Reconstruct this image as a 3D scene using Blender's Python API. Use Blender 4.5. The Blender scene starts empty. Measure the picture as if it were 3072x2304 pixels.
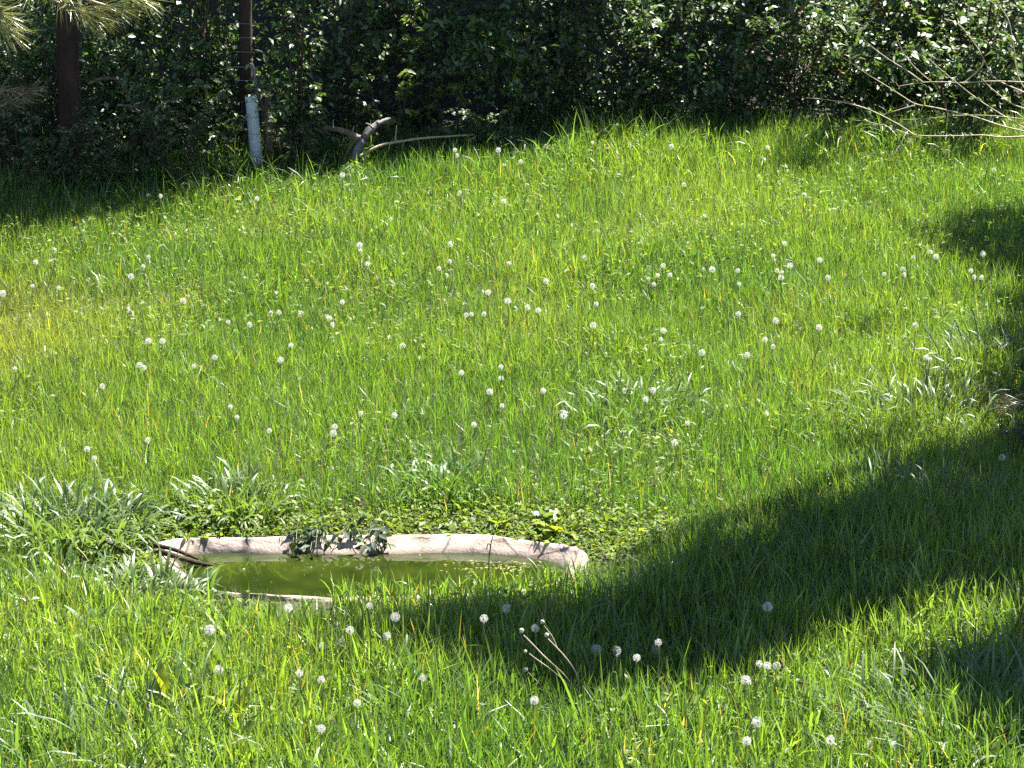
import bpy, math, random
import numpy as np
from math import radians, sin, cos, tan, pi

R = np.random.default_rng(7)
random.seed(7)
scene = bpy.context.scene
C = scene.collection

# ------------------------------------------------------------------ camera
CAM = np.array([0.0, -13.6, 4.9]); PITCH = radians(16.7); FPX = 10200.0
cam = bpy.data.cameras.new('camera'); cam.sensor_width = 36; cam.lens = 36 * FPX / 3072
cam.clip_start = 0.1; cam.clip_end = 2000
cam_o = bpy.data.objects.new('camera', cam); C.objects.link(cam_o)
cam_o.location = CAM; cam_o.rotation_euler = (pi / 2 - PITCH, 0, 0)
scene.camera = cam_o

# ------------------------------------------------------------------ light
SUN_EL, SUN_AZ = radians(58), radians(46)          # azimuth to the right of the view axis, behind the scene
SUN = np.array([sin(SUN_AZ) * cos(SUN_EL), cos(SUN_AZ) * cos(SUN_EL), sin(SUN_EL)])
world = bpy.data.worlds.new('World'); scene.world = world; world.use_nodes = True
wn = world.node_tree.nodes; wl = world.node_tree.links; wn.clear()
sky = wn.new('ShaderNodeTexSky'); sky.sky_type = 'NISHITA'; sky.sun_disc = False
sky.sun_elevation = SUN_EL; sky.sun_rotation = SUN_AZ
sky.altitude = 1600; sky.air_density = 1.0; sky.dust_density = 0.6
bg = wn.new('ShaderNodeBackground'); bg.inputs['Strength'].default_value = 0.05
wo = wn.new('ShaderNodeOutputWorld')
wl.new(sky.outputs[0], bg.inputs['Color']); wl.new(bg.outputs[0], wo.inputs['Surface'])
sl = bpy.data.lights.new('sun', 'SUN'); sl.energy = 5.0; sl.angle = radians(0.53); sl.color = (1.0, 0.955, 0.88)
so = bpy.data.objects.new('sun', sl); C.objects.link(so)
so.rotation_euler = (pi / 2 - SUN_EL, 0, pi - SUN_AZ)
scene.view_settings.view_transform = 'Standard'; scene.view_settings.look = 'None'
scene.view_settings.gamma = 1.0; scene.view_settings.exposure = 2.58
scene.render.filter_size = 1.1
cy = scene.cycles
cy.max_bounces = 7; cy.diffuse_bounces = 3; cy.glossy_bounces = 3; cy.transmission_bounces = 5
cy.caustics_reflective = False; cy.caustics_refractive = False
cy.sample_clamp_indirect = 6.0
cy.use_denoising = False

# ------------------------------------------------------------------ geometry helpers
FWD = np.array([0, cos(PITCH), -sin(PITCH)]); UPV = np.array([0, sin(PITCH), cos(PITCH)]); RGT = np.array([1.0, 0, 0])
def ray(px, py):
    return FWD + RGT * ((px - 1536) / FPX) - UPV * ((py - 1152) / FPX)
def at_z(px, py, z=0.0):
    d = ray(px, py); t = (z - CAM[2]) / d[2]; return CAM + d * t
def at_y(px, py, Y):
    d = ray(px, py); t = (Y - CAM[1]) / d[1]; return CAM + d * t
def ground_at(px, py):
    z = 0.0
    for _ in range(6):
        p = at_z(px, py, z); z = float(ground_h(p[0], p[1]))
    return p
_lat = np.random.default_rng(99).random((256, 256))
def vnoise(x, y, s=1.0, o=0):
    x = np.asarray(x, float) * s + 31.7 + o * 17.3; y = np.asarray(y, float) * s + 57.1 + o * 9.1
    xi = np.floor(x).astype(int); yi = np.floor(y).astype(int); fx = x - xi; fy = y - yi
    fx = fx * fx * (3 - 2 * fx); fy = fy * fy * (3 - 2 * fy)
    a = _lat[xi % 256, yi % 256]; b = _lat[(xi + 1) % 256, yi % 256]
    c = _lat[xi % 256, (yi + 1) % 256]; d = _lat[(xi + 1) % 256, (yi + 1) % 256]
    return (a * (1 - fx) + b * fx) * (1 - fy) + (c * (1 - fx) + d * fx) * fy
def sstep(a, b, x):
    t = np.clip((np.asarray(x, float) - a) / (b - a), 0, 1); return t * t * (3 - 2 * t)
def in_poly(x, y, poly):
    x = np.asarray(x, float); y = np.asarray(y, float); r = np.zeros(x.shape, bool); n = len(poly)
    for i in range(n):
        x1, y1 = poly[i]; x2, y2 = poly[(i + 1) % n]
        if y1 == y2: continue
        k = ((y1 > y) != (y2 > y)) & (x < (x2 - x1) * (y - y1) / (y2 - y1) + x1); r ^= k
    return r
def poly_dist(x, y, poly):
    x = np.asarray(x, float); y = np.asarray(y, float); best = np.full(x.shape, 1e9); n = len(poly)
    for i in range(n):
        ax, ay = poly[i]; bx, by = poly[(i + 1) % n]; dx, dy = bx - ax, by - ay
        t = np.clip(((x - ax) * dx + (y - ay) * dy) / (dx * dx + dy * dy + 1e-12), 0, 1)
        best = np.minimum(best, np.hypot(x - ax - t * dx, y - ay - t * dy))
    return best
def chaikin(P, closed=True, n=2):
    P = [np.array(p, float) for p in P]
    for _ in range(n):
        Q = []; m = len(P)
        if not closed: Q.append(P[0])
        for i in range(m if closed else m - 1):
            a, b = P[i], P[(i + 1) % m]; Q += [a * .75 + b * .25, a * .25 + b * .75]
        if not closed: Q.append(P[-1])
        P = Q
    return np.array(P)

# basin outline traced on the ground (rim top stands 2 cm above the soil)
RIMZ = 0.02
rim_px = [(448, 1645), (485, 1620), (640, 1612), (1000, 1605), (1260, 1603), (1480, 1607), (1600, 1620), (1700, 1636),
          (1762, 1655), (1765, 1692), (1715, 1740), (1600, 1775), (1350, 1796), (1000, 1795), (800, 1788), (640, 1780), (568, 1766), (538, 1730)]
RIM = chaikin([at_z(a, b, RIMZ)[:2] for a, b in rim_px], True, 2)
RIMC = RIM.mean(0)
edge_px = [(-900, 620), (0, 585), (600, 555), (900, 545), (1200, 528), (1500, 496), (2200, 436), (2600, 412), (3072, 402), (3900, 380)]
EDGE = np.array([at_z(a, b)[:2] for a, b in edge_px])
def y_edge(x): return np.interp(x, EDGE[:, 0], EDGE[:, 1])

def ground_h(x, y):
    x = np.asarray(x, float); y = np.asarray(y, float)
    h = (vnoise(x, y, .55) - .5) * .10 + (vnoise(x, y, 1.7, 1) - .5) * .05
    near = 1 - sstep(.1, .9, poly_dist(x, y, RIM)); near = np.where(in_poly(x, y, RIM), 1, near)
    h = h * (1 - near)
    d = y - y_edge(x)
    h = h + np.where(d > 0, .30 * d + (vnoise(x, y, .8, 3) - .5) * .25 * np.clip(d, 0, 1), 0) * (1 - sstep(14, 40, d)) + sstep(14, 40, d) * 7
    h = np.where(y < -8, h - 0.0, h)
    return h

# ------------------------------------------------------------------ mesh helpers
def mesh_np(name, V, T, tint=None, smooth=False):
    V = np.asarray(V, np.float32).reshape(-1, 3); T = np.asarray(T, np.int32).reshape(-1, 3)
    me = bpy.data.meshes.new(name)
    me.vertices.add(len(V)); me.vertices.foreach_set('co', V.ravel())
    me.loops.add(len(T) * 3); me.loops.foreach_set('vertex_index', T.ravel())
    me.polygons.add(len(T)); me.polygons.foreach_set('loop_start', np.arange(len(T), dtype=np.int32) * 3)
    if smooth: me.polygons.foreach_set('use_smooth', np.ones(len(T), bool))
    me.update(calc_edges=True)
    if tint is not None:
        a = me.attributes.new('tint', 'FLOAT_COLOR', 'POINT')
        c = np.ones((len(V), 4), np.float32); c[:, :3] = tint; a.data.foreach_set('color', c.ravel())
    return me
class MB:
    def __init__(s): s.V = []; s.T = []; s.K = []; s.n = 0
    def add(s, V, T, tint=(1, 1, 1)):
        V = np.asarray(V, float).reshape(-1, 3); T = np.asarray(T, int).reshape(-1, 3)
        s.V.append(V); s.T.append(T + s.n); s.n += len(V)
        k = np.asarray(tint, float); s.K.append(np.broadcast_to(k, (len(V), 3)) if k.ndim == 1 else k)
        return s
    def mesh(s, name, smooth=False):
        return mesh_np(name, np.concatenate(s.V), np.concatenate(s.T), np.concatenate(s.K), smooth)
def put(name, me, mat, parent=None, loc=None):
    o = bpy.data.objects.new(name, me); C.objects.link(o)
    if mat is not None and len(me.materials) == 0: me.materials.append(mat)
    if parent is not None: o.parent = parent
    if loc is not None: o.location = loc
    return o
def empty(name, loc=(0, 0, 0), rz=0):
    o = bpy.data.objects.new(name, None); C.objects.link(o); o.empty_display_size = .1
    o.location = loc; o.rotation_euler = (0, 0, rz); return o
def tag(o, label=None, cat=None, group=None, kind=None):
    if label: o['label'] = label
    if cat: o['category'] = cat
    if group: o['group'] = group
    if kind: o['kind'] = kind
    return o
def unit(v):
    v = np.asarray(v, float); return v / (np.linalg.norm(v, axis=-1, keepdims=True) + 1e-12)
def tube(mb, P, rad, sides=6, tint=(1, 1, 1), wob=0.0, cap=True):
    P = np.asarray(P, float); n = len(P); rad = np.atleast_1d(np.asarray(rad, float)); rad = np.interp(np.linspace(0, 1, n), np.linspace(0, 1, len(rad)), rad) if len(rad) > 1 else np.full(n, rad[0])
    T = unit(np.gradient(P, axis=0)); ref = np.array([0.31, 0.2, 0.93]); ref2 = np.array([.9, .3, .1])
    V = []
    for i in range(n):
        r = ref if abs(T[i] @ ref) < .93 else ref2
        a = unit(np.cross(T[i], r)); b = np.cross(T[i], a)
        for k in range(sides):
            an = 2 * pi * k / sides; rr = rad[i] * (1 + wob * (random.random() - .5))
            V.append(P[i] + (a * cos(an) + b * sin(an)) * rr)
    F = []
    for i in range(n - 1):
        for k in range(sides):
            p, q = i * sides + k, i * sides + (k + 1) % sides
            F += [(p, q, q + sides), (p, q + sides, p + sides)]
    if cap:
        V.append(P[-1]); V.append(P[0]); e = n * sides
        for k in range(sides):
            F.append((e, (n - 1) * sides + k, (n - 1) * sides + (k + 1) % sides)); F.append((e + 1, (k + 1) % sides, k))
    mb.add(V, F, tint); return mb
def smooth_path(P, n=2): return chaikin(P, False, n)

def leaves(mb, P, D, N, L, W, tint, fold=.22, droop=.18):
    """n pointed leaves: base, left, centre, right, tip (5 verts, 4 triangles)"""
    P = np.asarray(P, float); n = len(P); D = unit(D); S = unit(np.cross(D, N)); N = np.cross(S, D)
    L = np.broadcast_to(L, (n,))[:, None]; W = np.broadcast_to(W, (n,))[:, None]
    c = P + D * L * .45 - N * W * fold * .5
    V = np.stack([P, P + D * L * .42 - S * W * .5 + N * W * fold * .5, c, P + D * L * .42 + S * W * .5 + N * W * fold * .5, P + D * L - N * L * droop], 1)
    F = np.array([(0, 2, 1), (0, 3, 2), (1, 2, 4), (2, 3, 4)])
    T = (np.arange(n)[:, None, None] * 5 + F[None]).reshape(-1, 3)
    k = np.repeat(np.broadcast_to(np.asarray(tint, float), (n, 3)), 5, axis=0)
    mb.add(V.reshape(-1, 3), T, k)

def blades(mb, base, h, w, az, th0, kap, tint, seg=3, twist=None, tipcol=None):
    """grass blades: strips that lean by th0 and curl by kap, pointed tip"""
    n = len(base); dirv = np.stack([np.cos(az), np.sin(az), np.zeros(n)], 1); sd = np.stack([-np.sin(az), np.cos(az), np.zeros(n)], 1)
    if twist is None: twist = R.normal(0, .5, n)
    ts = np.linspace(0, 1, seg + 1); p = base.copy(); V = []; up = np.array([0, 0, 1.0])
    for i, t in enumerate(ts):
        th = th0 + kap * t ** 1.6
        tan_ = dirv * np.sin(th)[:, None] + up * np.cos(th)[:, None]
        nor = dirv * np.cos(th)[:, None] - up * np.sin(th)[:, None]
        if i > 0: p = p + tan_ * (h / seg)[:, None]
        tw = twist * (0.4 + t)
        s = sd * np.cos(tw)[:, None] + nor * np.sin(tw)[:, None]
        ww = (w * .5 * (.62 + .38 * min(1, t * 2.5)) * (1 - max(0, t - .35) ** 1.5 * .9))[:, None]
        if i < seg: V += [p - s * ww, p + s * ww]
        else: V += [p]
    m = 2 * seg + 1; V = np.stack(V, 1)
    F = []
    for i in range(seg - 1): a = 2 * i; F += [(a, a + 1, a + 3), (a, a + 3, a + 2)]
    F += [(2 * seg - 2, 2 * seg - 1, 2 * seg)]
    T = (np.arange(n)[:, None, None] * m + np.array(F)[None]).reshape(-1, 3)
    K = np.repeat(tint[:, None, :], m, axis=1)
    if tipcol is not None:
        f = np.linspace(0, 1, m)[None, :, None] ** 2; K = K * (1 - f) + tipcol[:, None, :] * f
    mb.add(V.reshape(-1, 3), T, K.reshape(-1, 3))

# ------------------------------------------------------------------ materials
def nodes_of(name):
    m = bpy.data.materials.new(name); m.use_nodes = True; nt = m.node_tree; nt.nodes.clear()
    return m, nt.nodes, nt.links, nt.nodes.new('ShaderNodeOutputMaterial')
def leaf_mat(name, rough=.42, spec=.5, trans=.45, tr_gain=(1.75, 1.7, .55), sheen=0.0):
    m, n, l, out = nodes_of(name)
    at = n.new('ShaderNodeAttribute'); at.attribute_name = 'tint'
    pb = n.new('ShaderNodeBsdfPrincipled'); pb.inputs['Roughness'].default_value = rough
    pb.inputs['Specular IOR Level'].default_value = spec
    tc = n.new('ShaderNodeTexCoord'); nz = n.new('ShaderNodeTexNoise'); nz.inputs['Scale'].default_value = 35; nz.inputs['Detail'].default_value = 3
    rp = n.new('ShaderNodeMapRange'); rp.inputs['To Min'].default_value = .72; rp.inputs['To Max'].default_value = 1.28
    l.new(tc.outputs['Object'], nz.inputs['Vector']); l.new(nz.outputs['Fac'], rp.inputs['Value'])
    mu = n.new('ShaderNodeVectorMath'); mu.operation = 'SCALE'; l.new(at.outputs['Vector'], mu.inputs[0]); l.new(rp.outputs[0], mu.inputs['Scale'])
    l.new(mu.outputs[0], pb.inputs['Base Color'])
    tr = n.new('ShaderNodeBsdfTranslucent'); mt = n.new('ShaderNodeVectorMath'); mt.operation = 'MULTIPLY'; mt.inputs[1].default_value = tr_gain
    l.new(mu.outputs[0], mt.inputs[0]); l.new(mt.outputs[0], tr.inputs['Color'])
    mx = n.new('ShaderNodeMixShader'); mx.inputs[0].default_value = trans
    l.new(pb.outputs[0], mx.inputs[1]); l.new(tr.outputs[0], mx.inputs[2]); l.new(mx.outputs[0], out.inputs['Surface'])
    return m
def solid_mat(name, c1, c2, scale=12, rough=.8, bump=.3, stretch=(1, 1, 1), spec=.3, detail=6, use_tint=False):
    m, n, l, out = nodes_of(name)
    tc = n.new('ShaderNodeTexCoord'); mp = n.new('ShaderNodeMapping'); mp.inputs['Scale'].default_value = stretch
    nz = n.new('ShaderNodeTexNoise'); nz.inputs['Scale'].default_value = scale; nz.inputs['Detail'].default_value = detail; nz.inputs['Roughness'].default_value = .65
    l.new(tc.outputs['Object'], mp.inputs[0]); l.new(mp.outputs[0], nz.inputs['Vector'])
    cr = n.new('ShaderNodeValToRGB'); cr.color_ramp.elements[0].position = .35; cr.color_ramp.elements[1].position = .65
    cr.color_ramp.elements[0].color = (*c1, 1); cr.color_ramp.elements[1].color = (*c2, 1); l.new(nz.outputs['Fac'], cr.inputs[0])
    pb = n.new('ShaderNodeBsdfPrincipled'); pb.inputs['Roughness'].default_value = rough; pb.inputs['Specular IOR Level'].default_value = spec
    l.new(cr.outputs[0], pb.inputs['Base Color'])
    bp = n.new('ShaderNodeBump'); bp.inputs['Strength'].default_value = bump; bp.inputs['Distance'].default_value = .01
    l.new(nz.outputs['Fac'], bp.inputs['Height']); l.new(bp.outputs[0], pb.inputs['Normal']); l.new(pb.outputs[0], out.inputs['Surface'])
    return m

M = {}
M['grass'] = leaf_mat('grass_blades', .40, .75, .50)
M['weed'] = leaf_mat('weed_leaf', .44, .62, .42)
M['cover'] = leaf_mat('cover_leaf', .55, .35, .45)
M['leaf'] = leaf_mat('shrub_leaf', .48, .75, .34, (1.5, 1.6, .65))
M['needle'] = leaf_mat('pine_needle', .35, .6, .25, (1.4, 1.4, .7))
M['dry'] = solid_mat('dry_stalk', (.30, .23, .13), (.46, .38, .25), 30, .75, .2)
M['palebranch'] = solid_mat('pale_branch', (.24, .185, .115), (.45, .37, .26), 25, .7, .3)
M['twig'] = solid_mat('bare_twig', (.20, .155, .095), (.40, .33, .22), 25, .7, .3)
M['bark'] = solid_mat('dark_bark', (.022, .014, .010), (.065, .040, .028), 14, .9, .9, (1, 1, .25))
M['pinebark'] = solid_mat('pine_bark', (.016, .009, .007), (.050, .026, .018), 16, .9, 1.0, (1, 1, .3))
M['deadwood'] = solid_mat('dead_wood', (.09, .06, .04), (.24, .18, .13), 18, .85, .7, (1, 1, .3))
M['greywood'] = solid_mat('grey_wood', (.07, .066, .062), (.19, .18, .17), 18, .8, .6, (1, 1, .3))
M['stick'] = solid_mat('wet_stick', (.014, .010, .008), (.05, .032, .022), 25, .85, .6, spec=.15)
M['stem'] = solid_mat('green_stem', (.10, .13, .035), (.17, .17, .06), 20, .6, .1)
M['core'] = solid_mat('seed_core', (.09, .065, .035), (.18, .14, .08), 200, .9, .2)
M['head'] = solid_mat('dry_flower_head', (.30, .21, .13), (.62, .55, .45), 220, .9, .5)
m, n, l, out = nodes_of('pappus')
d = n.new('ShaderNodeBsdfDiffuse'); d.inputs['Color'].default_value = (.62, .61, .58, 1)
t = n.new('ShaderNodeBsdfTranslucent'); t.inputs['Color'].default_value = (.62, .61, .58, 1)
x = n.new('ShaderNodeMixShader'); x.inputs[0].default_value = .5
l.new(d.outputs[0], x.inputs[1]); l.new(t.outputs[0], x.inputs[2]); l.new(x.outputs[0], out.inputs['Surface']); M['pappus'] = m
m, n, l, out = nodes_of('tube_plastic')
pb = n.new('ShaderNodeBsdfPrincipled'); pb.inputs['Base Color'].default_value = (.62, .66, .69, 1); pb.inputs['Roughness'].default_value = .45
t = n.new('ShaderNodeBsdfTranslucent'); t.inputs['Color'].default_value = (.5, .54, .56, 1)
x = n.new('ShaderNodeMixShader'); x.inputs[0].default_value = .3
l.new(pb.outputs[0], x.inputs[1]); l.new(t.outputs[0], x.inputs[2]); l.new(x.outputs[0], out.inputs['Surface']); M['tube'] = m
M['wire'] = solid_mat('galvanised_wire', (.22, .23, .24), (.38, .39, .40), 40, .5, .1)
# soil with leaf litter
m, n, l, out = nodes_of('soil')
tc = n.new('ShaderNodeTexCoord'); n1 = n.new('ShaderNodeTexNoise'); n1.inputs['Scale'].default_value = 9; n1.inputs['Detail'].default_value = 8; n1.inputs['Roughness'].default_value = .7
n2 = n.new('ShaderNodeTexVoronoi'); n2.inputs['Scale'].default_value = 26
l.new(tc.outputs['Object'], n1.inputs['Vector']); l.new(tc.outputs['Object'], n2.inputs['Vector'])
cr = n.new('ShaderNodeValToRGB'); e = cr.color_ramp.elements; e[0].position = .3; e[0].color = (.018, .016, .009, 1); e[1].position = .75; e[1].color = (.050, .032, .017, 1)
l.new(n1.outputs['Fac'], cr.inputs[0])
mxc = n.new('ShaderNodeMix'); mxc.data_type = 'RGBA'; mxc.blend_type = 'MULTIPLY'; mxc.inputs[0].default_value = .6
l.new(cr.outputs[0], mxc.inputs[6]); l.new(n2.outputs['Color'], mxc.inputs[7])
pb = n.new('ShaderNodeBsdfPrincipled'); pb.inputs['Roughness'].default_value = .95; l.new(mxc.outputs[2], pb.inputs['Base Color'])
bp = n.new('ShaderNodeBump'); bp.inputs['Strength'].default_value = .8; bp.inputs['Distance'].default_value = .03
l.new(n1.outputs['Fac'], bp.inputs['Height']); l.new(bp.outputs[0], pb.inputs['Normal']); l.new(pb.outputs[0], out.inputs['Surface']); M['soil'] = m
# basin concrete: pinkish, stained at the waterline, damp (smoother) patches
m, n, l, out = nodes_of('basin_concrete')
tc = n.new('ShaderNodeTexCoord'); n1 = n.new('ShaderNodeTexNoise'); n1.inputs['Scale'].default_value = 7; n1.inputs['Detail'].default_value = 9; n1.inputs['Roughness'].default_value = .7
n2 = n.new('ShaderNodeTexNoise'); n2.inputs['Scale'].default_value = 90; n2.inputs['Detail'].default_value = 4
n3 = n.new('ShaderNodeTexNoise'); n3.inputs['Scale'].default_value = 1.6; n3.inputs['Detail'].default_value = 2
for q in (n1, n2, n3): l.new(tc.outputs['Object'], q.inputs['Vector'])
cr = n.new('ShaderNodeValToRGB'); e = cr.color_ramp.elements; e[0].position = .3; e[0].color = (.24, .178, .14, 1); e[1].position = .72; e[1].color = (.46, .365, .30, 1)
l.new(n1.outputs['Fac'], cr.inputs[0])
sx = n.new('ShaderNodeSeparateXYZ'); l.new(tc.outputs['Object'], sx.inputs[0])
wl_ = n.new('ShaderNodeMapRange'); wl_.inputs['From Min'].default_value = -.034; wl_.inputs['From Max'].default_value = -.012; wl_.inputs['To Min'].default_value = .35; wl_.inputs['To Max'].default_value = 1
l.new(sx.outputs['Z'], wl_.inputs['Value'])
n4 = n.new('ShaderNodeTexNoise'); n4.inputs['Scale'].default_value = 11; n4.inputs['Detail'].default_value = 6; n4.inputs['Roughness'].default_value = .75; l.new(tc.outputs['Object'], n4.inputs['Vector'])
ms_ = n.new('ShaderNodeMapRange'); ms_.inputs['From Min'].default_value = .50; ms_.inputs['From Max'].default_value = .68; l.new(n4.outputs['Fac'], ms_.inputs['Value'])
mz_ = n.new('ShaderNodeMath'); mz_.operation = 'MULTIPLY'; mz_.inputs[1].default_value = .75; l.new(ms_.outputs[0], mz_.inputs[0])
mm = n.new('ShaderNodeMix'); mm.data_type = 'RGBA'; l.new(mz_.outputs[0], mm.inputs[0]); l.new(cr.outputs[0], mm.inputs[6]); mm.inputs[7].default_value = (.075, .070, .032, 1)
vo = n.new('ShaderNodeTexVoronoi'); vo.feature = 'DISTANCE_TO_EDGE'; vo.inputs['Scale'].default_value = 3.2; l.new(tc.outputs['Object'], vo.inputs['Vector'])
ck = n.new('ShaderNodeMapRange'); ck.inputs['From Min'].default_value = .006; ck.inputs['From Max'].default_value = .022; ck.inputs['To Min'].default_value = .8; ck.inputs['To Max'].default_value = 0; l.new(vo.outputs['Distance'], ck.inputs['Value'])
m2_ = n.new('ShaderNodeMix'); m2_.data_type = 'RGBA'; l.new(ck.outputs[0], m2_.inputs[0]); l.new(mm.outputs[2], m2_.inputs[6]); m2_.inputs[7].default_value = (.06, .045, .035, 1)
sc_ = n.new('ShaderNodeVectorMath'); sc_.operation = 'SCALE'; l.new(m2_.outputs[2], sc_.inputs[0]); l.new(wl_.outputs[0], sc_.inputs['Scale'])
pb = n.new('ShaderNodeBsdfPrincipled'); l.new(sc_.outputs[0], pb.inputs['Base Color'])
rr = n.new('ShaderNodeMapRange'); rr.inputs['From Min'].default_value = .42; rr.inputs['From Max'].default_value = .6; rr.inputs['To Min'].default_value = .6; rr.inputs['To Max'].default_value = .85
wv = n.new('ShaderNodeVectorMath'); wv.operation = 'DISTANCE'; wv.inputs[1].default_value = tuple(at_z(735, 1640, -.01)); l.new(tc.outputs['Object'], wv.inputs[0])
wq = n.new('ShaderNodeMath'); wq.operation = 'MULTIPLY_ADD'; wq.inputs[1].default_value = -.14; l.new(n1.outputs['Fac'], wq.inputs[0]); l.new(wv.outputs['Value'], wq.inputs[2])
wd_ = n.new('ShaderNodeMapRange'); wd_.inputs['From Min'].default_value = .02; wd_.inputs['From Max'].default_value = .15; wd_.inputs['To Min'].default_value = 1; wd_.inputs['To Max'].default_value = 0; l.new(wq.outputs[0], wd_.inputs['Value'])
rm = n.new('ShaderNodeMix'); rm.data_type = 'FLOAT'; l.new(wd_.outputs[0], rm.inputs[0]); l.new(rr.outputs[0], rm.inputs[2]); rm.inputs[3].default_value = .30
pb.inputs['Coat Roughness'].default_value = .34; l.new(wd_.outputs[0], pb.inputs['Coat Weight'])
l.new(n3.outputs['Fac'], rr.inputs['Value']); l.new(rm.outputs[0], pb.inputs['Roughness'])
ad = n.new('ShaderNodeMath'); ad.operation = 'ADD'; l.new(n1.outputs['Fac'], ad.inputs[0]); l.new(n2.outputs['Fac'], ad.inputs[1])
bp = n.new('ShaderNodeBump'); bp.inputs['Strength'].default_value = .5; bp.inputs['Distance'].default_value = .006
l.new(ad.outputs[0], bp.inputs['Height']); l.new(bp.outputs[0], pb.inputs['Normal']); l.new(pb.outputs[0], out.inputs['Surface']); M['concrete'] = m
# murky pond water
m, n, l, out = nodes_of('murky_water')
tc = n.new('ShaderNodeTexCoord'); n1 = n.new('ShaderNodeTexNoise'); n1.inputs['Scale'].default_value = 5; n1.inputs['Detail'].default_value = 5
l.new(tc.outputs['Object'], n1.inputs['Vector'])
cr = n.new('ShaderNodeValToRGB'); e = cr.color_ramp.elements; e[0].position = .3; e[0].color = (.007, .013, .002, 1); e[1].position = .7; e[1].color = (.022, .032, .004, 1); l.new(n1.outputs['Fac'], cr.inputs[0])
pb = n.new('ShaderNodeBsdfPrincipled'); pb.inputs['Roughness'].default_value = .03; pb.inputs['IOR'].default_value = 1.34; pb.inputs['Specular IOR Level'].default_value = .6
l.new(cr.outputs[0], pb.inputs['Base Color'])
n2 = n.new('ShaderNodeTexNoise'); n2.inputs['Scale'].default_value = 14; n2.inputs['Detail'].default_value = 2; l.new(tc.outputs['Object'], n2.inputs['Vector'])
bp = n.new('ShaderNodeBump'); bp.inputs['Strength'].default_value = .05; bp.inputs['Distance'].default_value = .01
l.new(n2.outputs['Fac'], bp.inputs['Height']); l.new(bp.outputs[0], pb.inputs['Normal']); l.new(pb.outputs[0], out.inputs['Surface']); M['water'] = m

# ------------------------------------------------------------------ ground
def axis(lo, hi, flo, fhi, fine, coarse_n):
    a = np.arange(flo, fhi, fine); left = flo - (np.geomspace(1, flo - lo + 1, coarse_n) - 1)[1:][::-1]; right = fhi + (np.geomspace(1, hi - fhi + 1, coarse_n) - 1)
    return np.concatenate([left, a, right])
gx = axis(-300, 300, -1.75, .75, .035, 60); gy = axis(-200, 400, -.75, .85, .035, 70)
X, Y = np.meshgrid(gx, gy); Z = ground_h(X.ravel(), Y.ravel()).reshape(X.shape)
inner = RIMC + (RIM - RIMC) * .96
Z = np.where(in_poly(X.ravel(), Y.ravel(), inner).reshape(X.shape), -.45, Z)
nx, ny = len(gx), len(gy)
idx = np.arange(nx * ny).reshape(ny, nx); a, b, c, d = idx[:-1, :-1].ravel(), idx[:-1, 1:].ravel(), idx[1:, 1:].ravel(), idx[1:, :-1].ravel()
g = put('ground', mesh_np('ground', np.stack([X.ravel(), Y.ravel(), Z.ravel()], 1), np.concatenate([np.stack([a, b, c], 1), np.stack([a, c, d], 1)]), None, True), M['soil'])
tag(g, 'brown soil and leaf litter under the meadow and the wood', None, None, 'structure')

# ------------------------------------------------------------------ basin and its water
WZ = -0.035
def ring(f, z, push=0): # f scales about the centre, push moves towards the centre by metres
    d = RIM - RIMC; ln = np.linalg.norm(d, axis=1, keepdims=True); p = RIMC + d * f - d / ln * push
    return np.concatenate([p, np.full((len(p), 1), z)], 1)
rng_ = np.random.default_rng(3)
prof = [(1, -.22, -.012), (1, -.01, -.012), (1, RIMZ, .004), (1, RIMZ + .004, .016), (1, .012, .034), (1, -.012, .068), (1, -.04, .112), (1, -.11, .20), (1, -.16, .42)]
Vs = []
for f, z, p in prof:
    r = ring(f, z, p); k = len(r); th = np.linspace(0, 2 * pi, k, endpoint=False)
    r[:, 2] += .004 * np.sin(th * 5 + z * 40) + rng_.normal(0, .0026, k); r[:, :2] += rng_.normal(0, .0034, (k, 2)); Vs.append(r)
k = len(RIM); V = np.concatenate(Vs + [np.array([[RIMC[0], RIMC[1], -.17]])]); F = []
for i in range(len(prof) - 1):
    for j in range(k):
        p, q = i * k + j, i * k + (j + 1) % k; F += [(p, p + k, q + k), (p, q + k, q)]
for j in range(k): F.append(((len(prof) - 1) * k + j, len(prof) * k, (len(prof) - 1) * k + (j + 1) % k))
basin = put('concrete_basin', mesh_np('basin_shell', V, F, None, True), M['concrete'])
tag(basin, 'shallow oblong pinkish concrete basin sunk in the grass, holding green water', 'basin')
wr = ring(1, WZ, .100); V = np.concatenate([wr, [[RIMC[0], RIMC[1], WZ]]]); F = [(j, (j + 1) % k, k) for j in range(k)]
wo_ = put('water', mesh_np('water', V, F), M['water']); tag(wo_, 'murky olive green water standing in the concrete basin', None, None, 'structure')

# ------------------------------------------------------------------ meadow grass
def mixc(a, b, f): return np.asarray(a) * (1 - f[:, None]) + np.asarray(b) * f[:, None]
def view_half(y): return (y - CAM[1]) * .158 + .75
def scatter(n, y0, y1, dens=None):
    """uniform over the trapezoid in view plus a margin"""
    y = R.uniform(y0, y1, int(n * 1.6)); w = view_half(y); k = R.random(len(y)) < w / view_half(y1); y = y[k][:n]
    x = R.uniform(-1, 1, len(y)) * view_half(y); return x, y
pond_low = lambda x, y: 1 - sstep(.10, .55, poly_dist(x, y, RIM))
def behind(x, y): return sstep(RIMC[1] + .05, RIMC[1] + .30, y)
px_w = lambda pts: np.array([at_z(a, b)[:2] for a, b in pts])
LOW = px_w([(260, 1640), (420, 1598), (700, 1592), (1150, 1580), (1500, 1572), (1780, 1588), (1950, 1618), (1960, 1650), (1800, 1680), (1720, 1690), (1700, 1720), (470, 1730), (380, 1730)])
EXCL = RIMC + (RIM - RIMC) * 1.012
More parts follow.
